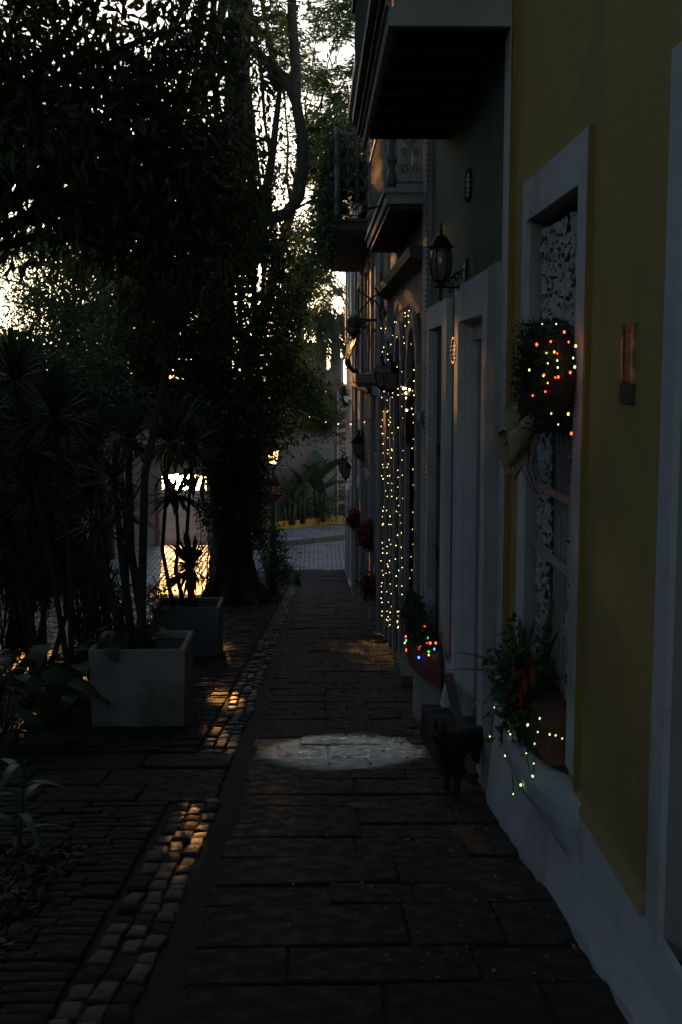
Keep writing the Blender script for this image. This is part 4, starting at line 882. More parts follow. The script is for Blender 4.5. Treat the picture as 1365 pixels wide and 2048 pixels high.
for pp in ([P3(490, 437, 28.3), P3(484, 380, 28.3), P3(478, 250, 28.6), P3(490, 80, 28.6), P3(510, -60, 28)], [P3(533, 430, 28), P3(534, 380, 28.2), P3(545, 310, 28.4), P3(560, 180, 28.6), P3(530, 60, 29)], [P3(560, 180, 28.6), P3(540, 130, 28.4), P3(500, 90, 28.5)], [P3(592, 200, 28), P3(575, 160, 28.2), P3(545, 130, 28.4)]):
    b = MB(); b.tube(pp, [.14, .12, .09, .06, .04][:len(pp)], 8); b.build('branch', M_bark, tB, True)
# shrub layer round the trunk
def shrub(name, label, px_, py_, Yd, blobs, k, spread, ll, lw, m, nst=9, group='dark shrubs on the left'):
    g0 = Vector((at(px_, py_, Yd).x, Yd, gz(Yd))); t = thing(name, g0, label, 'shrub', group); b = MB()
    for q in blobs:
        c = at(q[0], q[1], q[2]); 
        for _ in range(nst): b.tube([g0+Vector((random.gauss(0, .12), random.gauss(0, .1), 0)), g0.lerp(c, .5)+Vector((random.gauss(0, .15), 0, random.gauss(0, .1))), c+Vector((random.gauss(0, .2), 0, random.gauss(0, .2)))], [.014, .010, .005], 4)
    b.build('stems', M_bark, t); foliage(t, blobs, k, spread, ll, lw, m, .4); return t
shrub('shrub', 'leafy shrub at the right foot of the fig trunk', 545, 1165, 32, [(508, 1010, 31.5, 28, 55, .6, 110), (550, 1120, 32, 32, 38, .5, 100), (545, 1065, 32, 18, 26, .5, 40), (575, 1150, 33, 12, 15, .3, 24)], 16, .13, .10, .035, L_mid)
shrub('shrub', 'dark hanging foliage mass against the fig trunk left side', 420, 1200, 28, [(430, 940, 28, 26, 50, .5, 70), (415, 1020, 27.5, 14, 40, .4, 50), (500, 960, 28.5, 40, 60, .5, 140), (505, 1050, 28.5, 30, 50, .5, 110)], 15, .12, .09, .045, L_fic)
shrub('shrub', 'tall dense dark shrub at the left edge, behind the spiky crown', 30, 1200, 17, [(40, 760, 17, 70, 80, .8, 150), (20, 900, 16.5, 80, 80, .8, 180), (90, 1000, 16, 80, 80, .8, 200), (60, 1130, 15.5, 90, 70, .7, 180), (150, 800, 17.5, 60, 70, .8, 130), (10, 1050, 16, 60, 90, .8, 100)], 16, .12, .12, .05, L_fic)
shrub('shrub', 'dense dark shrub in the left middle under the tree crowns', 170, 1200, 19, [(190, 760, 20, 60, 60, .8, 110), (240, 830, 20, 45, 50, .8, 80), (130, 900, 19, 60, 60, .8, 130), (150, 1010, 18, 50, 50, .8, 90), (120, 1130, 17, 60, 50, .6, 90), (90, 850, 19, 60, 60, .8, 100)], 16, .13, .13, .05, L_fic)
shrub('shrub', 'low twiggy shrub between the two planters and the road', 250, 1230, 15, [(210, 1180, 13, 30, 35, .4, 40), (170, 1130, 13.5, 30, 40, .4, 50), (315, 1190, 15, 20, 18, .3, 22), (430, 1225, 18, 22, 10, .3, 16)], 12, .08, .06, .025, L_mid)
# C: feathery tree top right
def pinnate(root, blobs, nfr, frl, nl, ll, lw, m, carve=True):
    Cs = []; Ds = []
    for (px_, py_, Y_, rx, ry, rd, wgt) in blobs:
        n = int(nfr*wgt); c = np.array(at(px_, py_, Y_)); s = Y_/F; q = unit(rng.normal(size=(n, 3)))*(rng.random((n, 1))**.5)*np.array([rx*s, rd, ry*s]); d = unit(rng.normal(size=(n, 3))*[1, 1, .35]+[0, 0, -.25])
        sd = unit(np.cross(d, [0, 0, 1.]))
        for j in range(nl):
            p = c+q+d*frl*(j+1)/nl
            for sg in (-1, 1): Cs.append(p); Ds.append(sd*sg+d*.45+[0, 0, -.15])
    C_ = np.concatenate(Cs); D_ = np.concatenate(Ds)
    if carve: ok = lit_gap(C_); C_, D_ = C_[ok], D_[ok]
    V, T = leaf_verts(C_, D_, ll, lw, .1); return npmesh('crown', V, T, m, root, kind='stuff')
gC = Vector((-3.2, 38, gz(38)))
bC = [(650, 250, 36, 45, 40, 1.2, 1.3), (680, 200, 37, 40, 25, 1, .6), (640, 330, 36, 35, 30, 1, .9), (690, 60, 36, 40, 30, 1, .5), (640, 30, 36, 30, 30, 1, .35), (640, 150, 36, 30, 25, 1, .5), (700, 140, 36, 25, 25, .8, .35), (655, 400, 38, 40, 30, 1, .7), (620, 290, 37, 25, 40, 1, .7), (600, 120, 37, 25, 60, 1, .5), (700, 250, 37, 25, 25, 1, .55), (560, 60, 37, 30, 60, 1, .6), (660, 300, 36, 30, 30, 1, .7), (690, 10, 36, 40, 20, 1, .5)]
tC = thing('feathery_tree', gC, 'feathery fine-leaved tree arching over the street before the sky', 'tree', 'street trees on the left')
b = MB(); b.tube([gC, gC+Vector((.3, 0, 4)), P3(560, 500, 38), P3(585, 420, 37.5)], [.25, .2, .16, .12], 10); b.build('trunk', M_bark, tC, True)
for q in bC: b = MB(); b.tube(limb_path(P3(585, 420, 37.5), at(q[0], q[1], q[2]), .5, 6, .1), [.06, .05, .04, .03, .022, .015, .01], 5); b.build('branch', M_bark, tC, True)
pinnate(tC, bC, 190, .42, 9, .14, .042, L_fine); twigs(tC, bC, 3, .008, .6)
for _ in range(5):
    pass
b = MB()
for k in range(9):
    p = at(random.uniform(640, 710), random.uniform(60, 260), 36); b.tube([p, p+Vector((.05, 0, -.15)), p+Vector((.07, 0, -.32))], [.01, .025, .008], 5)
b.build('seed_pods', M_wood, tC, kind='stuff')
# D: bushy green tree in front of the wall
gD = Vector((-2.6, 43, ZF)); bD = [(585, 610, 43, 36, 40, 1.2, 120), (620, 545, 44, 45, 34, 1.2, 120), (565, 700, 42, 36, 50, 1.2, 130), (600, 775, 42.5, 40, 30, 1, 110), (602, 800, 42, 40, 26, 1, 110), (640, 845, 42, 26, 18, 1, 45), (640, 500, 44, 50, 28, 1.2, 90), (600, 460, 43, 40, 40, 1.2, 80), (640, 830, 43, 26, 22, .6, 40), (550, 775, 42, 30, 40, 1, 80), (665, 450, 44, 26, 20, .8, 22)]
tree('leafy_tree', 'green leafy tree hanging low in front of the retaining wall', gD, None, [gD, gD+Vector((.1, 0, 2)), P3(520, 850, 43), P3(560, 700, 43.5), P3(600, 560, 43.5)], .2, bD, 26, .24, .13, .055, L_mid, 8, .05)
# E: left distance trees, lighter and sunlit
bE = [(x, y_, 40+random.uniform(-3, 4), 60, 50, 1.5, nt_) for x, y_, nt_ in ((30, 480, 50), (110, 510, 70), (180, 560, 95), (60, 600, 60), (140, 640, 110), (220, 640, 110), (250, 530, 80), (40, 700, 120), (150, 720, 120), (240, 720, 70), (100, 430, 30), (190, 460, 50), (-60, 550, 100), (-60, 680, 100), (320, 700, 70), (280, 600, 50))]
gE = Vector((-9, 40, gz(40))); tree('leafy_tree', 'paler loose-crowned tree in the left distance, sky showing through', gE, None, [gE, gE+Vector((.1, 0, 3)), gE+Vector((.4, 0, 6.5)), gE+Vector((.9, 0, 9))], .28, bE, 48, .3, .15, .06, L_fine, 10, .06)
bG = [(x, y_, 47, 50, 40, 1.2, nt_) for x, y_, nt_ in ((340, 620, 50), (420, 620, 60), (300, 700, 60), (380, 720, 70), (500, 700, 70), (250, 790, 60), (350, 800, 50), (180, 830, 70), (80, 830, 90), (60, 930, 90), (150, 930, 60), (10, 760, 90))]
gG = Vector((-8.0, 46, ZF)); tree('leafy_tree', 'dark green tree standing close before the city wall', gG, None, [gG, gG+Vector((0, 0, 2)), gG+Vector((.8, 0, 4.5)), gG+Vector((1.6, 0, 6))], .24, bG, 24, .26, .14, .06, L_mid, 8, .05)
# ivy on the upper wall
t = thing('wall_creeper', (*rw(-.4), -3), 'green creeper hanging down the old brown retaining wall', 'plant')
P, D = blobpts([(630, 800, 55.2, 24, 30, .15, 90), (655, 820, 55.5, 18, 45, .15, 90), (610, 830, 55, 24, 30, .15, 80)], 20, .14); P[:, 1] = 55.9+.74*P[:, 0]-.08-rng.random(len(P))*.25; D[:, 2] -= .6
V, T = leaf_verts(P, D, .13, .07); npmesh('foliage', V, T, L_mid, t, kind='stuff')
t = thing('ledge_plant', at(691, 805, 40), 'small bright green plant on the pale corner house ledge', 'plant')
foliage(t, [(688, 790, 40.5, 6, 28, .3, 40)], 12, .07, .10, .05, L_mid, carve=False)
# banana plants
def banana(px_, Yd, hs, label, n, seed):
    r = random.Random(seed); g0 = Vector((at(px_, 1000, Yd).x, Yd, ZF+.3)); t = thing('banana_plant', g0, label, 'plant', 'banana plants in the bed')
    b = MB()
    for k in range(3): b.tube([g0+Vector((k*.16-.16, 0, 0)), g0+Vector((k*.2-.2, 0, hs*.35)), g0+Vector((k*.25-.25, 0, hs*.6))], [.09, .07, .04], 8)
    b.build('stalk', L_ban, t, True); me = big_leaf_mesh('leaf', L_ban, 1.35, .52, .30, seg=10)
    for i in range(n):
        a = -2.9+5.8*i/n+r.gauss(0, .2); el = 1.25-.9*abs(math.sin(a*.5+.7))*r.random(); put_leaf(t, me, g0+Vector((r.uniform(-.25, .25), r.uniform(-.1, .1), hs*(.45+.35*r.random()))), a, el, r.uniform(.7, 1.1), r.uniform(-1, 1))
banana(640, 54.9, 2.7, 'tall banana plant right of the street lamp, before the grey wall', 15, 3)
banana(600, 54.2, 2.3, 'banana plant just right of the stop sign before the grey wall', 12, 5)
banana(580, 53.8, 1.7, 'low banana plant at the left end of the yellow kerb', 9, 8)
shrub('shrub', 'dark undergrowth filling the bed behind the yellow kerb', 625, 1040, 54.6, [(x, 1015, 54.7+.0*x, 26, 30, .3, 40) for x in (585, 615, 640, 662)], 14, .14, .14, .05, L_mid, 3, 'undergrowth')
# palms on the terrace
def palm(px_, Yd, ptop, r, label, nf, fl, seed):
    rg = random.Random(seed); c = at(px_, ptop, Yd); g0 = Vector((c.x, Yd, tz)); t = thing('palm_tree', g0, label, 'palm tree', 'palms above the city wall')
    h = c.z-tz; b = MB(); b.lathe(g0, [(r*1.1, 0), (r*1.05, h*.2), (r*.95, h*.45), (r*.75, h*.7), (r*.6, h*.85), (r*.55, h)], 12); b.build('trunk', M_bark2, t, True)
    for k in range(nf):
        a = rg.uniform(0, 2*PI); e = rg.uniform(-.1, 1.35); d = np.array([math.cos(a)*math.cos(e), math.sin(a)*math.cos(e), math.sin(e)]); p = np.array(c); C_ = []; D_ = []; rach = [tuple(p)]
        for s in range(26):
            p = p+d*fl/26; d = d+np.array([0, 0, -.085]); d /= np.linalg.norm(d); sd = np.cross(d, [0, 0, 1.]); sd /= max(np.linalg.norm(sd), 1e-6); rach.append(tuple(p))
            for sg in (-1, 1):
                for _ in range(2): C_.append(p+rng.normal(size=3)*.02); D_.append(sd*sg+d*.35+np.array([0, 0, -.75-.2*rg.random()]))
        V, T = leaf_verts(np.array(C_), np.array(D_), .62, .045, .1); npmesh('frond', V, T, L_palm, t)
palm(672, 58.5, 650, .27, 'nearer palm with swollen grey trunk at the right above the wall', 26, 2.0, 1)
palm(640, 60, 640, .24, 'palm with long drooping fronds behind the leafy tree', 34, 3.4, 4)
palm(600, 61, 560, .22, 'tallest palm, mostly hidden behind the green crown', 24, 3.2, 6)
# pavilion on the terrace
Yp = 62.; a, c_ = at(626, 700, Yp), at(655, 700, Yp); zt_ = at(640, 690, Yp).z
t = thing('pavilion', ((a.x+c_.x)/2, Yp, tz), 'small masonry pavilion with pilasters beside the palm trunk', 'building')
b = MB(); b.box(a.x-1.5, c_.x-.02, Yp, Yp+2.5, tz, zt_); b.build('wall', M_shut, t)
for x in (a.x, a.x+.18, c_.x-.22): b = MB(); b.box(x, x+.1, Yp-.06, Yp, tz, zt_); b.build('pilaster', M_pale, t)
b = MB(); b.box(a.x-1.6, c_.x+.05, Yp-.1, Yp+2.6, zt_, zt_+.14); b.build('cornice', M_kerb, t)
b = MB(); b.prism([(at(652, 757, 64).x, at(652, 757, 64).z), (at(672, 757, 64).x, at(652, 757, 64).z), (at(672, 742, 64).x, at(672, 742, 64).z), (at(661, 736, 64).x, at(661, 736, 64).z), (at(652, 742, 64).x, at(652, 742, 64).z)], 'y', 64, 65)
b.box(at(652, 757, 64).x, at(672, 757, 64).x, 64, 65, tz, at(652, 757, 64).z-.001); tag(b.build('sentry_box', M_shut), 'tiny gabled sentry box silhouetted below the palms', 'hut')
q = at(685, 715, 57.9); b = MB(); b.box(q.x-.06, q.x+.06, 57.8, 57.95, tz, q.z); tag(b.build('wall_post', M_gry), 'slim grey post at the corner of the terrace', 'post')

# ------------------------------------------------------------------ FAIRY LIGHTS
def bulbs(root, pts, m, r, name='bulbs'):
    b = MB()
    for p in pts: b.ball(p, r*random.uniform(.5, 1.05), 6, 4, 1.3)
    return b.build(name, m, root, kind='stuff')
for k, ((a, c), lb) in enumerate(zip(arches, ('string of warm lights outlining the nearest arched doorway', 'string of warm lights outlining the middle arched doorway', 'string of warm lights outlining the farthest arched doorway'))):
    t = thing('string_lights', (WX, (a+c)/2, .6), lb, 'string lights', 'string lights on the arches'); o_ = arch_pts(a-.02, c+.02, .68, 14); gb = gz((a+c)/2)+.25
    path = [(c+.02, gb+i*.1) for i in range(int((-.1-gb)/.1))]+o_+[(a-.02, -.1-i*.1) for i in range(int((-.1-gb)/.1)-2)]
    pw = [Vector((WX-.07+random.gauss(0, .012), y_+random.gauss(0, .02), z_+random.gauss(0, .02))) for y_, z_ in path]; b = MB(); b.tube(pw, .0035, 3); b.build('wire', M_iron, t)
    pts = [p+Vector((-.012, random.gauss(0, .03), random.gauss(0, .03))) for p in pw if random.random() < (.7, .7, .7)[k]]
    pts += [Vector((WX-.05+random.gauss(0, .02), a+.1+random.gauss(0, .05), gb+.05+random.random()*.45)) for _ in range(9)]
    bulbs(t, pts, E_warm, .0042+.0008*k)
# garland on the street across the road
t = thing('string_lights', (WX, 19, -.6), 'string of small bulbs slung from the house wall across to the trees', 'string lights')
ctl = [at(800, 795, 17.5), at(772, 818, 19.2), at(745, 836, 21), at(715, 842, 23), at(690, 845, 25), at(665, 842, 27), at(640, 838, 29), at(600, 822, 31), at(560, 806, 33), at(520, 780, 35)]
b = MB(); b.tube(ctl, .008, 4); b.build('wire', M_iron, t)
pts = []
for i in range(len(ctl)-1):
    for s in (.5,): pts.append(ctl[i].lerp(ctl[i+1], s)+Vector((0, 0, -.05)))
bulbs(t, pts, emat('soft_bulb', (1, .80, .5), 1.0), .015)

# wreath helper
def wreath(name, c, ry, rz, thk, label, lights, bow=None, nl=900, X=None):
    c = Vector(c); t = thing(name, c, label, 'wreath'); b = MB(); n = 20
    b.tube([c+Vector((0, ry*math.cos(2*PI*i/n), rz*math.sin(2*PI*i/n))) for i in range(n+1)], thk*.45, 6); b.build('ring', M_wood, t)
    a = rng.uniform(0, 2*PI, nl); P = np.array(c)+np.stack([rng.uniform(-.3, .3, size=nl)*thk, ry*np.cos(a), rz*np.sin(a)], 1)+rng.uniform(-1, 1, size=(nl, 3))*thk*.42; V, T = leaf_verts(P, rng.normal(size=(nl, 3))+[-.5, 0, 0], thk*.26, thk*.06); npmesh('needles', V, T, leafmat('fir_needles', (.02, .04, .02), (.03, .05, .025), .1), t, kind='stuff')
    for m_, num in lights:
        q = []
        for _ in range(num): a_ = random.uniform(0, 2*PI); rr2 = random.uniform(.25, 1.15); q.append(c+Vector((-thk*random.uniform(-.1, .75), ry*rr2*math.cos(a_)-thk*random.uniform(.3, .7), rz*rr2*math.sin(a_))))
        bulbs(t, q, m_, .0065 if X is None else X)
    return t
cw = onwall(1105, 745, .99); cw.y = 5.55; cw = Vector((.99, 5.55, -.02))
W1 = wreath('christmas_wreath', (WX-.075, 5.34, -.03), .33, .185, .15, 'Christmas wreath with red and amber bulbs and mesh bow on the lace-curtained window', [], nl=6500)
WL = {E_green: [(1085, 648), (1113, 648), (1094, 705), (1147, 716), (1115, 721), (1096, 727), (1116, 735), (1150, 734), (1059, 740), (1103, 827), (1117, 849)],
      E_red: [(1129, 664), (1102, 683), (1138, 684), (1074, 689), (1115, 707), (1141, 745), (1111, 755), (1117, 754), (1091, 783), (1066, 791), (1143, 867)],
      E_or: [(1152, 692), (1109, 704), (1088, 751), (1096, 766), (1137, 828)]}
for m_, q in WL.items(): bulbs(W1, [onwall(x, y_, .90+.15*(x-1059)/93) for x, y_ in q], m_, .0048)
b = MB(); vv = []; ff = []
c = Vector((WX-.07, 5.52, -.27))
for k, (ay, az) in enumerate(((.27, .07), (-.24, .06), (.20, -.09), (-.18, -.10), (.06, .12), (.24, -.02), (-.2, -.03))):
    for i in range(13):
        t_ = i/12*2*PI; vv += [(c.x-.06*math.sin(t_/2)-.008*k, c.y+ay*(1-math.cos(t_))/2+.04*math.sin(t_), c.z+az*(1-math.cos(t_))/2+.05*math.sin(t_)), (c.x-.06-.06*math.sin(t_/2)-.008*k, c.y+ay*(1-math.cos(t_))/2+.07*math.sin(t_)*.6, c.z-.08+az*(1-math.cos(t_))/2+.08*math.sin(t_))]
        if i: q = k*26+2*i; ff.append((q-2, q-1, q+1, q))
b.add(vv, ff); b.build('mesh_bow', M_gold, W1, True)
b = MB()
for k in range(3):
    y_ = 5.48+k*.07; pts = [(WX-.09, y_, -.33), (WX-.10-.015*k, y_+.02, -.45), (WX-.07, y_-.01, -.58)]
    for (x1_, y1_, z1_), (x2_, y2_, z2_) in zip(pts, pts[1:]): b.add([(x1_, y1_-.02, z1_), (x1_, y1_+.02, z1_), (x2_, y2_+.02, z2_), (x2_, y2_-.02, z2_)], [(0, 1, 2, 3)])
b.build('ribbon', M_poin, W1)
wreath('christmas_wreath', (WX-.08, 13.25, -.28), .16, .15, .08, 'small wreath with warm bulbs over the black box sign', [(emat('amber_bulb', (1, .55, .2), 12), 10)], nl=700, X=.011)
# black hanging box sign
c = at(822, 850, 13.5); t = thing('box_sign', c, 'black rectangular box hung by the nearest lit arch', 'sign box')
b = MB(); b.box(c.x-.066, c.x+.066, 13.42, 13.60, c.z-.215, c.z+.20); o_ = b.build('case', M_black, t); b = MB(); b.tube([(c.x-.05, 13.5, c.z+.22), (WX, 13.5, c.z+.26)], .01, 6).tube([(c.x, 13.5, c.z+.19), (c.x, 13.5, c.z+.24)], .008, 5); b.build('hanger', M_iron, t)
b = MB(); b.box(c.x-.074, c.x+.074, 13.41, 13.61, c.z+.2, c.z+.215); b.build('lid', M_black, t)
# glass meter
c = onwall(856, 838); t = thing('electric_meter', c, 'round glass electricity meter on the grey corner pilaster', 'meter')
b = MB(); b.box(WX-.055, WX-.045, 11.72, 11.96, c.z-.09, c.z+.09); b.build('box', M_giron, t); b = MB(); b.lathe((WX-.085, 11.84, c.z), [(.03, -.06), (.042, -.04), (.042, .05), (.03, .07)], 12); b.build('glass_dome', mat('clear_glass_dome', (.3, .3, .3), .05, spec=1), t, True)

# ------------------------------------------------------------------ FLOWER BOXES
def rosette_plant(root, c, n, ln, wd, nm='leaves', m=None):
    V, Q = blades(c, n, ln, wd, droop=1.1, seg=7); return npmesh(nm, V, Q, m or L_brom, root, kind='stuff')
c = Vector((WX-.015, 5.32, top+.06)); t = thing('flower_box', c, 'ribbed terracotta window box with red poinsettia and pale green lights', 'flower box')
b = MB(); x0, x1, y0, y1, z0, z1 = WX-.10, WX+.08, 5.10, 5.72, top+.056, top+.26; dx = .015
b.add([(x0+dx, y0+dx, z0), (x1-dx, y0+dx, z0), (x1-dx, y1-dx, z0), (x0+dx, y1-dx, z0), (x0, y0, z1), (x1, y0, z1), (x1, y1, z1), (x0, y1, z1)], [(0,3,2,1),(4,5,6,7),(0,1,5,4),(1,2,6,5),(2,3,7,6),(3,0,4,7)]); bx_ = b.build('pot', M_terra, t)
b = MB(); b.box(x0-.012, x1+.012, y0-.012, y1+.012, z1-.03, z1+.006); b.build('rim', M_terra, t)
for i in range(9): b = MB(); q = y0+.05+i*.065; b.box(x0-.006, x0+.012, q, q+.02, z0+.03, z1-.04); b.build('rib', M_terra, t)
for i in range(5): b = MB(); q = x0+.015+i*.036; b.box(q, q+.012, y0-.004, y0+.01, z0+.03, z1-.04); b.build('rib', M_terra, t)
rosette_plant(t, (WX-.05, 5.55, z1), 18, .46, .034); rosette_plant(t, (WX-.08, 5.80, z1-.02), 16, .40, .030)
for k, (py_, pz_) in enumerate(((1035, 1345), (1058, 1360), (1030, 1385), (1050, 1395), (1010, 1470), (1075, 1340))):
    b = MB(); cc = onwall(py_, pz_, WX-.16)
    for i in range(8):
        a_ = i*PI/4+k; d = Vector((-.35, math.cos(a_), math.sin(a_))).normalized()*.075; s_ = d.cross(Vector((1, 0, 0))).normalized()*.02; b.add([cc, cc+d*.5+s_, cc+d, cc+d*.5-s_], [(0, 1, 2, 3)])
    b.build('poinsettia', M_red, t)
nl = 700; P = np.array([WX-.10, 5.68, z1+.02])+rng.normal(size=(nl, 3))*[.05, .17, .10]; V, T = leaf_verts(P, rng.normal(size=(nl, 3))+[-.3, 0, -.4], .07, .035); npmesh('foliage', V, T, L_brom, t, kind='stuff')
FB = [(1004, 1400), (989, 1415), (1024, 1435), (1080, 1437), (1056, 1450), (1017, 1464), (1021, 1468), (1076, 1464), (1100, 1468), (1112, 1471), (1125, 1477), (980, 1473), (1070, 1488), (1028, 1500), (1053, 1507), (1011, 1511), (1024, 1526), (1068, 1527), (1044, 1538), (1066, 1552), (1042, 1570), (1027, 1588)]
t = thing('string_lights', (WX-.15, 5.6, z1), 'string of pale green bulbs trailing over the terracotta window box', 'string lights')
pts = [onwall(x, y_, WX-.15-.03*random.random()) if x < 1085 else onwall(x, y_, WX-.115) for x, y_ in FB]; bulbs(t, pts, E_green, .0052)
order = sorted(pts, key=lambda p: (round(p.y*3), -p.z)); b = MB(); sm = []
for i in range(len(order)-1):
    for s in range(4): q = order[i].lerp(order[i+1], s/4); sm.append(q+Vector((0, 0, -.02*math.sin(PI*s/4))))
b.tube(sm, .0022, 4); b.build('wire', mat('green_wire', (.05, .09, .04), .5), t)
# second box with coloured lights
zb2 = onwall(850, 1350, .95).z; c = Vector((.96, 10.6, zb2)); t = thing('flower_box', c, 'terracotta trough with dark evergreens and multicoloured bulbs by the metal gate', 'flower box')
y0, y1 = 9.5, 11.4; b = MB(); z1 = -2.28; poly = [(WX-.09, y0), (WX-.09, y1)]+[(WX-.11-.17*math.sin(PI*i/12), y1-(y1-y0)*i/12) for i in range(13)]
b.prism(poly, 'z', z1-.30, z1); b.build('trough', M_terra, t)
for i in range(10):
    q = (i+.8)/11; yy = y1-(y1-y0)*q; b = MB(); b.box(WX-.118-.17*math.sin(PI*q), WX-.10-.17*math.sin(PI*q), yy, yy+.03, z1-.28, z1-.03); b.build('rib', M_terra, t)
b = MB(); b.prism([(WX-.08, y0+.1), (WX-.08, y1-.1)]+[(WX-.10-.13*math.sin(PI*i/12), y1-.1-(y1-y0-.2)*i/12) for i in range(13)], 'z', z1-.8, z1-.31); b.build('ledge', M_gry, t)
nl = 3600; ph = rng.uniform(0, 1, nl); P = np.stack([WX-.17-.05*np.sin(PI*ph)+rng.normal(size=nl)*.04, y0+.1+(y1-y0-.2)*ph, z1-.02+np.abs(rng.normal(size=nl))*.10], 1); V, T = leaf_verts(P, rng.normal(size=(nl, 3))+[-.2, 0, .3], .06, .014); npmesh('evergreen', V, T, MATS['fir_needles'], t, kind='stuff')
t2 = thing('string_lights', c, 'multicoloured bulbs strung through the evergreens in the trough', 'string lights')
COL = {'r': E_red, 'b': E_blue, 'g': E_gr2, 'o': E_or}
LB = [(850, 1253, 'r'), (820, 1270, 'r'), (812, 1273, 'r'), (813, 1281, 'g'), (810, 1286, 'o'), (834, 1275, 'b'), (857, 1275, 'g'), (855, 1286, 'r'), (872, 1286, 'r'), (861, 1286, 'r'), (841, 1294, 'o'), (838, 1297, 'r'), (869, 1298, 'b'), (814, 1299, 'r'), (813, 1302, 'r'), (830, 1312, 'b'), (858, 1303, 'g'), (858, 1310, 'o'), (838, 1315, 'b')]
allp = []
for ch in 'rbgo':
    q = [onwall(x, y_, .86 if x < 846 else .92) for x, y_, k_ in LB if k_ == ch]; allp += q; bulbs(t2, q, COL[ch], .009, {'r': 'red_bulbs', 'b': 'blue_bulbs', 'g': 'green_bulbs', 'o': 'amber_bulbs'}[ch])
allp.sort(key=lambda p: p.y); b = MB(); b.tube([p+Vector((.01, 0, 0)) for p in allp], .003, 4); b.build('wire', MATS['green_wire'], t2)
# hanging poinsettia baskets
for k, (px_, py_, Yd, s, lb) in enumerate(((738, 1072, 22.5, .9, 'red poinsettia basket on the brown house, the brightest one'), (712, 1040, 28, .8, 'small dark red flower basket farther down the brown house'), (743, 1175, 21.3, .8, 'low dark red flower pot near the base of the brown house'))):
    c = at(px_, py_, Yd); t = thing('flower_basket', c, lb, 'flower basket', 'red flower baskets on the houses')
    b = MB(); b.lathe(c, [(.06*s, -.27*s), (.15*s, -.22*s), (.18*s, -.08*s), (.19*s, -.05*s)], 12); b.build('basket', M_wood, t, True)
    b = MB(); b.tube([c+Vector((0, 0, -.1)), c+Vector((.1, 0, .25)), (WX, c.y, c.z+.3)], .01, 5); b.build('hook', M_iron, t)
    nl = 420; P = np.array(c)+rng.normal(size=(nl, 3))*[.10*s, .12*s, .13*s]; V, T = leaf_verts(P, rng.normal(size=(nl, 3)), .10, .045); npmesh('foliage', V, T, L_mid, t, kind='stuff')
    P = np.array(c)+rng.normal(size=(nl, 3))*[.11*s, .12*s, .14*s]+[-.03, -.06, .05]; V, T = leaf_verts(P, rng.normal(size=(nl, 3)), .10, .04); npmesh('petals', V, T, M_red, t, kind='stuff')

# hanging vine twigs in front of the shuttered house
t = thing('hanging_vine', at(745, 600, 17.5), 'dark bare vine with a few long leaves hanging before the shutters', 'plant'); b = MB()
vp = [[(762, 545), (765, 570), (762, 600), (770, 620)], [(760, 560), (775, 570)], [(762, 585), (742, 597), (730, 612)], [(742, 597), (722, 585)], [(765, 600), (760, 625), (757, 608)], [(745, 598), (760, 612)]]
for q in vp: b.tube([at(x, y_, 17.5) for x, y_ in q], .012, 5)
b.build('vine_stem', M_bark, t); me = big_leaf_mesh('leaf', L_fic, .16, .06, .4)
for x, y_ in ((770, 568), (730, 612), (722, 584), (748, 575), (772, 620), (757, 625), (745, 597), (765, 600)): put_leaf(t, me, at(x, y_, 17.45), random.uniform(0, 6), random.uniform(-.9, -.1), 1)

# ------------------------------------------------------------------ CATS
def skin(name, pts, edges, radii, m, parent, sub=2, root=0):
    off = rloc(parent); me = bpy.data.meshes.new(name); me.from_pydata([tuple(Vector(p)-off) for p in pts], edges, []); me.materials.append(m)
    o = bpy.data.objects.new(name, me); col.objects.link(o); o.parent = parent
    md = o.modifiers.new('s', 'SKIN'); md.use_smooth_shade = True
    for i, r_ in enumerate(radii):
        d = me.skin_vertices[0].data[i]; d.radius = r_ if isinstance(r_, tuple) else (r_, r_); d.use_root = i == root
    sb = o.modifiers.new('u', 'SUBSURF'); sb.levels = sub; sb.render_levels = sub; return o
def cat_standing(base, az, s, label):
    t = thing('cat', base, label, 'cat'); M_ = Matrix.Translation(Vector(base)) @ Matrix.Rotation(az, 4, 'Z') @ Matrix.Scale(s, 4)
    J = [(-.16, 0, .27), (-.05, 0, .285), (.07, 0, .275), (.16, 0, .285), (.21, 0, .33), (.245, 0, .365), (.285, 0, .355),          # spine 0-3, neck 4, head 5, muzzle 6
         (.14, .045, .2), (.145, .05, .11), (.14, .05, .03), (.165, .05, .015), (.14, -.045, .2), (.12, -.05, .11), (.11, -.05, .03), (.135, -.05, .015),   # fore legs 7-14
         (-.15, .05, .2), (-.12, .055, .14), (-.185, .055, .085), (-.17, .055, .025), (-.14, .055, .015), (-.16, -.05, .2), (-.13, -.055, .14), (-.20, -.055, .085), (-.185, -.055, .025), (-.155, -.055, .015),
         (-.22, 0, .27), (-.28, 0, .22), (-.32, 0, .14), (-.36, 0, .10)]
    E_ = [(0,1),(1,2),(2,3),(3,4),(4,5),(5,6),(3,7),(7,8),(8,9),(9,10),(3,11),(11,12),(12,13),(13,14),(0,15),(15,16),(16,17),(17,18),(18,19),(0,20),(20,21),(21,22),(22,23),(23,24),(0,25),(25,26),(26,27),(27,28)]
    R_ = [.07,.078,.075,.065,.045,.052,.026, .036,.022,.018,.02,.036,.022,.018,.02, .048,.034,.02,.018,.02,.048,.034,.02,.018,.02, .024,.02,.018,.014]
    skin('body', [M_@Vector(p) for p in J], E_, [r_*s for r_ in R_], M_fur, t, root=1); hd = Vector((.245, 0, .365)); face(t, M_, hd, s, M_fur); return t
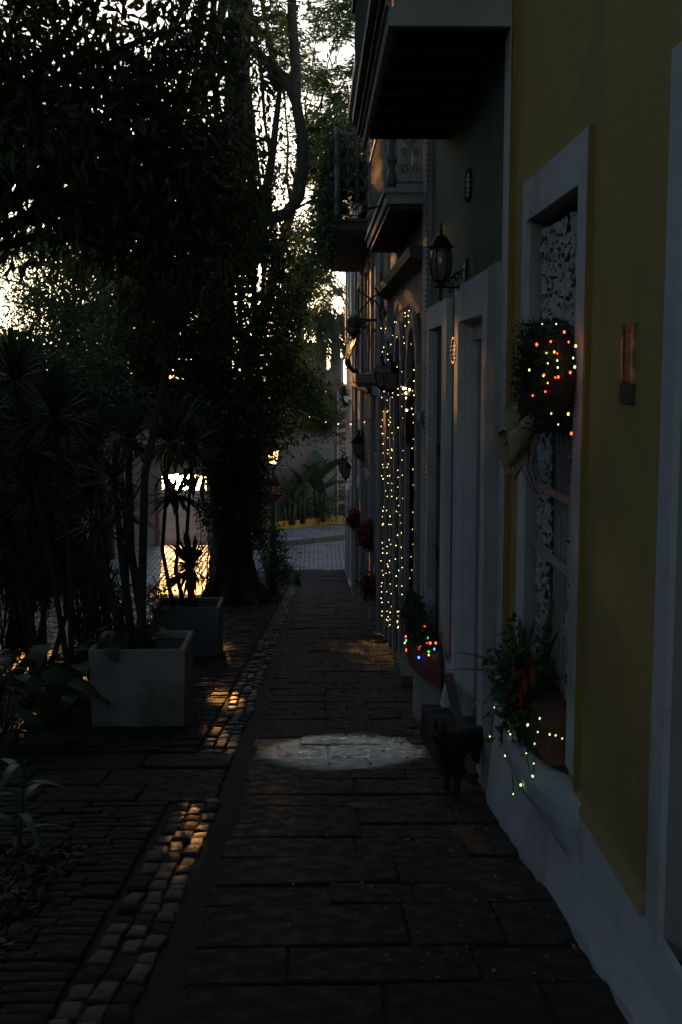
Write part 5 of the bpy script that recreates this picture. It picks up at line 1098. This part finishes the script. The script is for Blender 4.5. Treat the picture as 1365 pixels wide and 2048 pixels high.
def face(t, M_, hd, s, mf):
    for sg in (-1, 1):
        b = MB(); q = [hd+Vector((-.02, sg*.012, .03)), hd+Vector((.012, sg*.03, .035)), hd+Vector((-.022, sg*.045, .022)), hd+Vector((-.01, sg*.036, .085))]
        b.add([M_@p for p in q], [(0, 1, 3), (1, 2, 3), (2, 0, 3), (0, 2, 1)]); b.build('ear', mf, t)
        b = MB(); b.ball(M_@(hd+Vector((.040, sg*.022, .010))), .008*s, 8, 6); b.build('eye', mat('cat_eye', (.12, .12, .03), .1), t)
    b = MB(); b.ball(M_@(hd+Vector((.062, 0, -.008))), .006*s, 6, 4); b.build('nose', mat('cat_nose', (.05, .03, .03), .4), t)
M_fur = mat('black_fur', (.006, .006, .007), .9)
cat_standing((.95, 7.30, gz(7.30)), R(222), 1.12, 'black cat standing on the sidewalk beside the stone step')
M_tab = mat('grey_tabby_fur', (.10, .095, .085), .9, (.05, .045, .04), 14)
base = Vector((gnd(597, 1168).x, 38.6, gz(38.6))); s = 1.25; t = thing('cat', base, 'grey tabby cat sitting at the bottom of the sidewalk by the shrub', 'cat'); M_ = Matrix.Translation(base) @ Matrix.Rotation(R(-70), 4, 'Z') @ Matrix.Scale(s, 4)
J = [(-.08, 0, .07), (-.05, 0, .14), (0, 0, .21), (.03, 0, .27), (.05, 0, .32), (.09, 0, .31), (.05, .04, .17), (.07, .04, .08), (.07, .04, .02), (.10, .04, .012), (.05, -.04, .17), (.07, -.04, .08), (.07, -.04, .02), (.10, -.04, .012),
     (-.04, .07, .06), (.03, .075, .03), (.08, .07, .012), (-.04, -.07, .06), (.03, -.075, .03), (.08, -.07, .012), (-.15, .03, .03), (-.20, .09, .02), (-.18, .16, .015)]
E_ = [(0,1),(1,2),(2,3),(3,4),(4,5),(2,6),(6,7),(7,8),(8,9),(2,10),(10,11),(11,12),(12,13),(0,14),(14,15),(15,16),(0,17),(17,18),(18,19),(0,20),(20,21),(21,22)]
R_ = [.075,.08,.068,.045,.05,.026,.035,.022,.018,.02,.035,.022,.018,.02,.05,.035,.02,.05,.035,.02,.025,.02,.015]
skin('body', [M_@Vector(p) for p in J], E_, [r_*s for r_ in R_], M_tab, t, root=1); face(t, M_, Vector((.05, 0, .32)), s, M_tab)

# ------------------------------------------------------------------ floodlight under the balcony that makes the bright ellipse
tgt = gnd(688, 1498); lpz = Vector((.50, 12.9, 1.60)); t = thing('floodlight', lpz, 'small floodlight fixed under the grey iron balcony corner', 'floodlight')
b = MB(); d = (tgt-lpz).normalized(); b.tube([lpz-d*.02, lpz-d*.16], [.045, .035], 10); b.build('lamp_body', M_iron, t)
b = MB(); b.tube([lpz-d*.12, Vector((.72, 12.9, 1.72))], .012, 6); b.build('arm', M_iron, t)
sp_ = bpy.data.lights.new('floodlight_beam', 'SPOT'); sp_.energy = 430; sp_.color = (.86, .95, 1); sp_.spot_size = R(12.2); sp_.spot_blend = .5; sp_.shadow_soft_size = .03
o = bpy.data.objects.new('floodlight_beam', sp_); col.objects.link(o); o.location = lpz+d*.03; o.rotation_euler = (-d).to_track_quat('Z', 'Y').to_euler(); 

# ------------------------------------------------------------------ opposite side of the street (unseen, added to shade it, heights shaped for light)
for k, (y0, y1, h, m_, lb) in enumerate(((-16, -4, 2.6, M_pale, 'pale low house across the street behind the camera'), (-4, 7, 3.6, M_grn, 'green house across the street beside the camera'), (7, 19, 6.0, M_shut, 'brown house across the street beyond the left edge'), (19, 33, 10, M_bld, 'unseen dark house across the street, added to block the western sky'))):
    t = thing('opposite_house', (-9.8, (y0+y1)/2, gz((y0+y1)/2)), lb, 'house'); b = MB(); b.box(-18, -9.8, y0, y1-.02, gz(y1)-1, gz(y0)+h+1); b.build('wall', m_, t)
    b = MB(); b.box(-18.2, -9.6, y0, y1-.02, gz(y0)+h+1, gz(y0)+h+1.3); b.build('roof', M_kerb, t)
    for q in range(3): b = MB(); yq = y0+1.5+q*3.4; b.box(-9.81, -9.74, yq, yq+1.3, gz(yq)+.6, gz(yq)+3.2); b.build('shutter', M_wood, t)
print('objects', len(bpy.data.objects), 'tris', sum(len(o.data.polygons) for o in bpy.data.objects if o.type == 'MESH'))
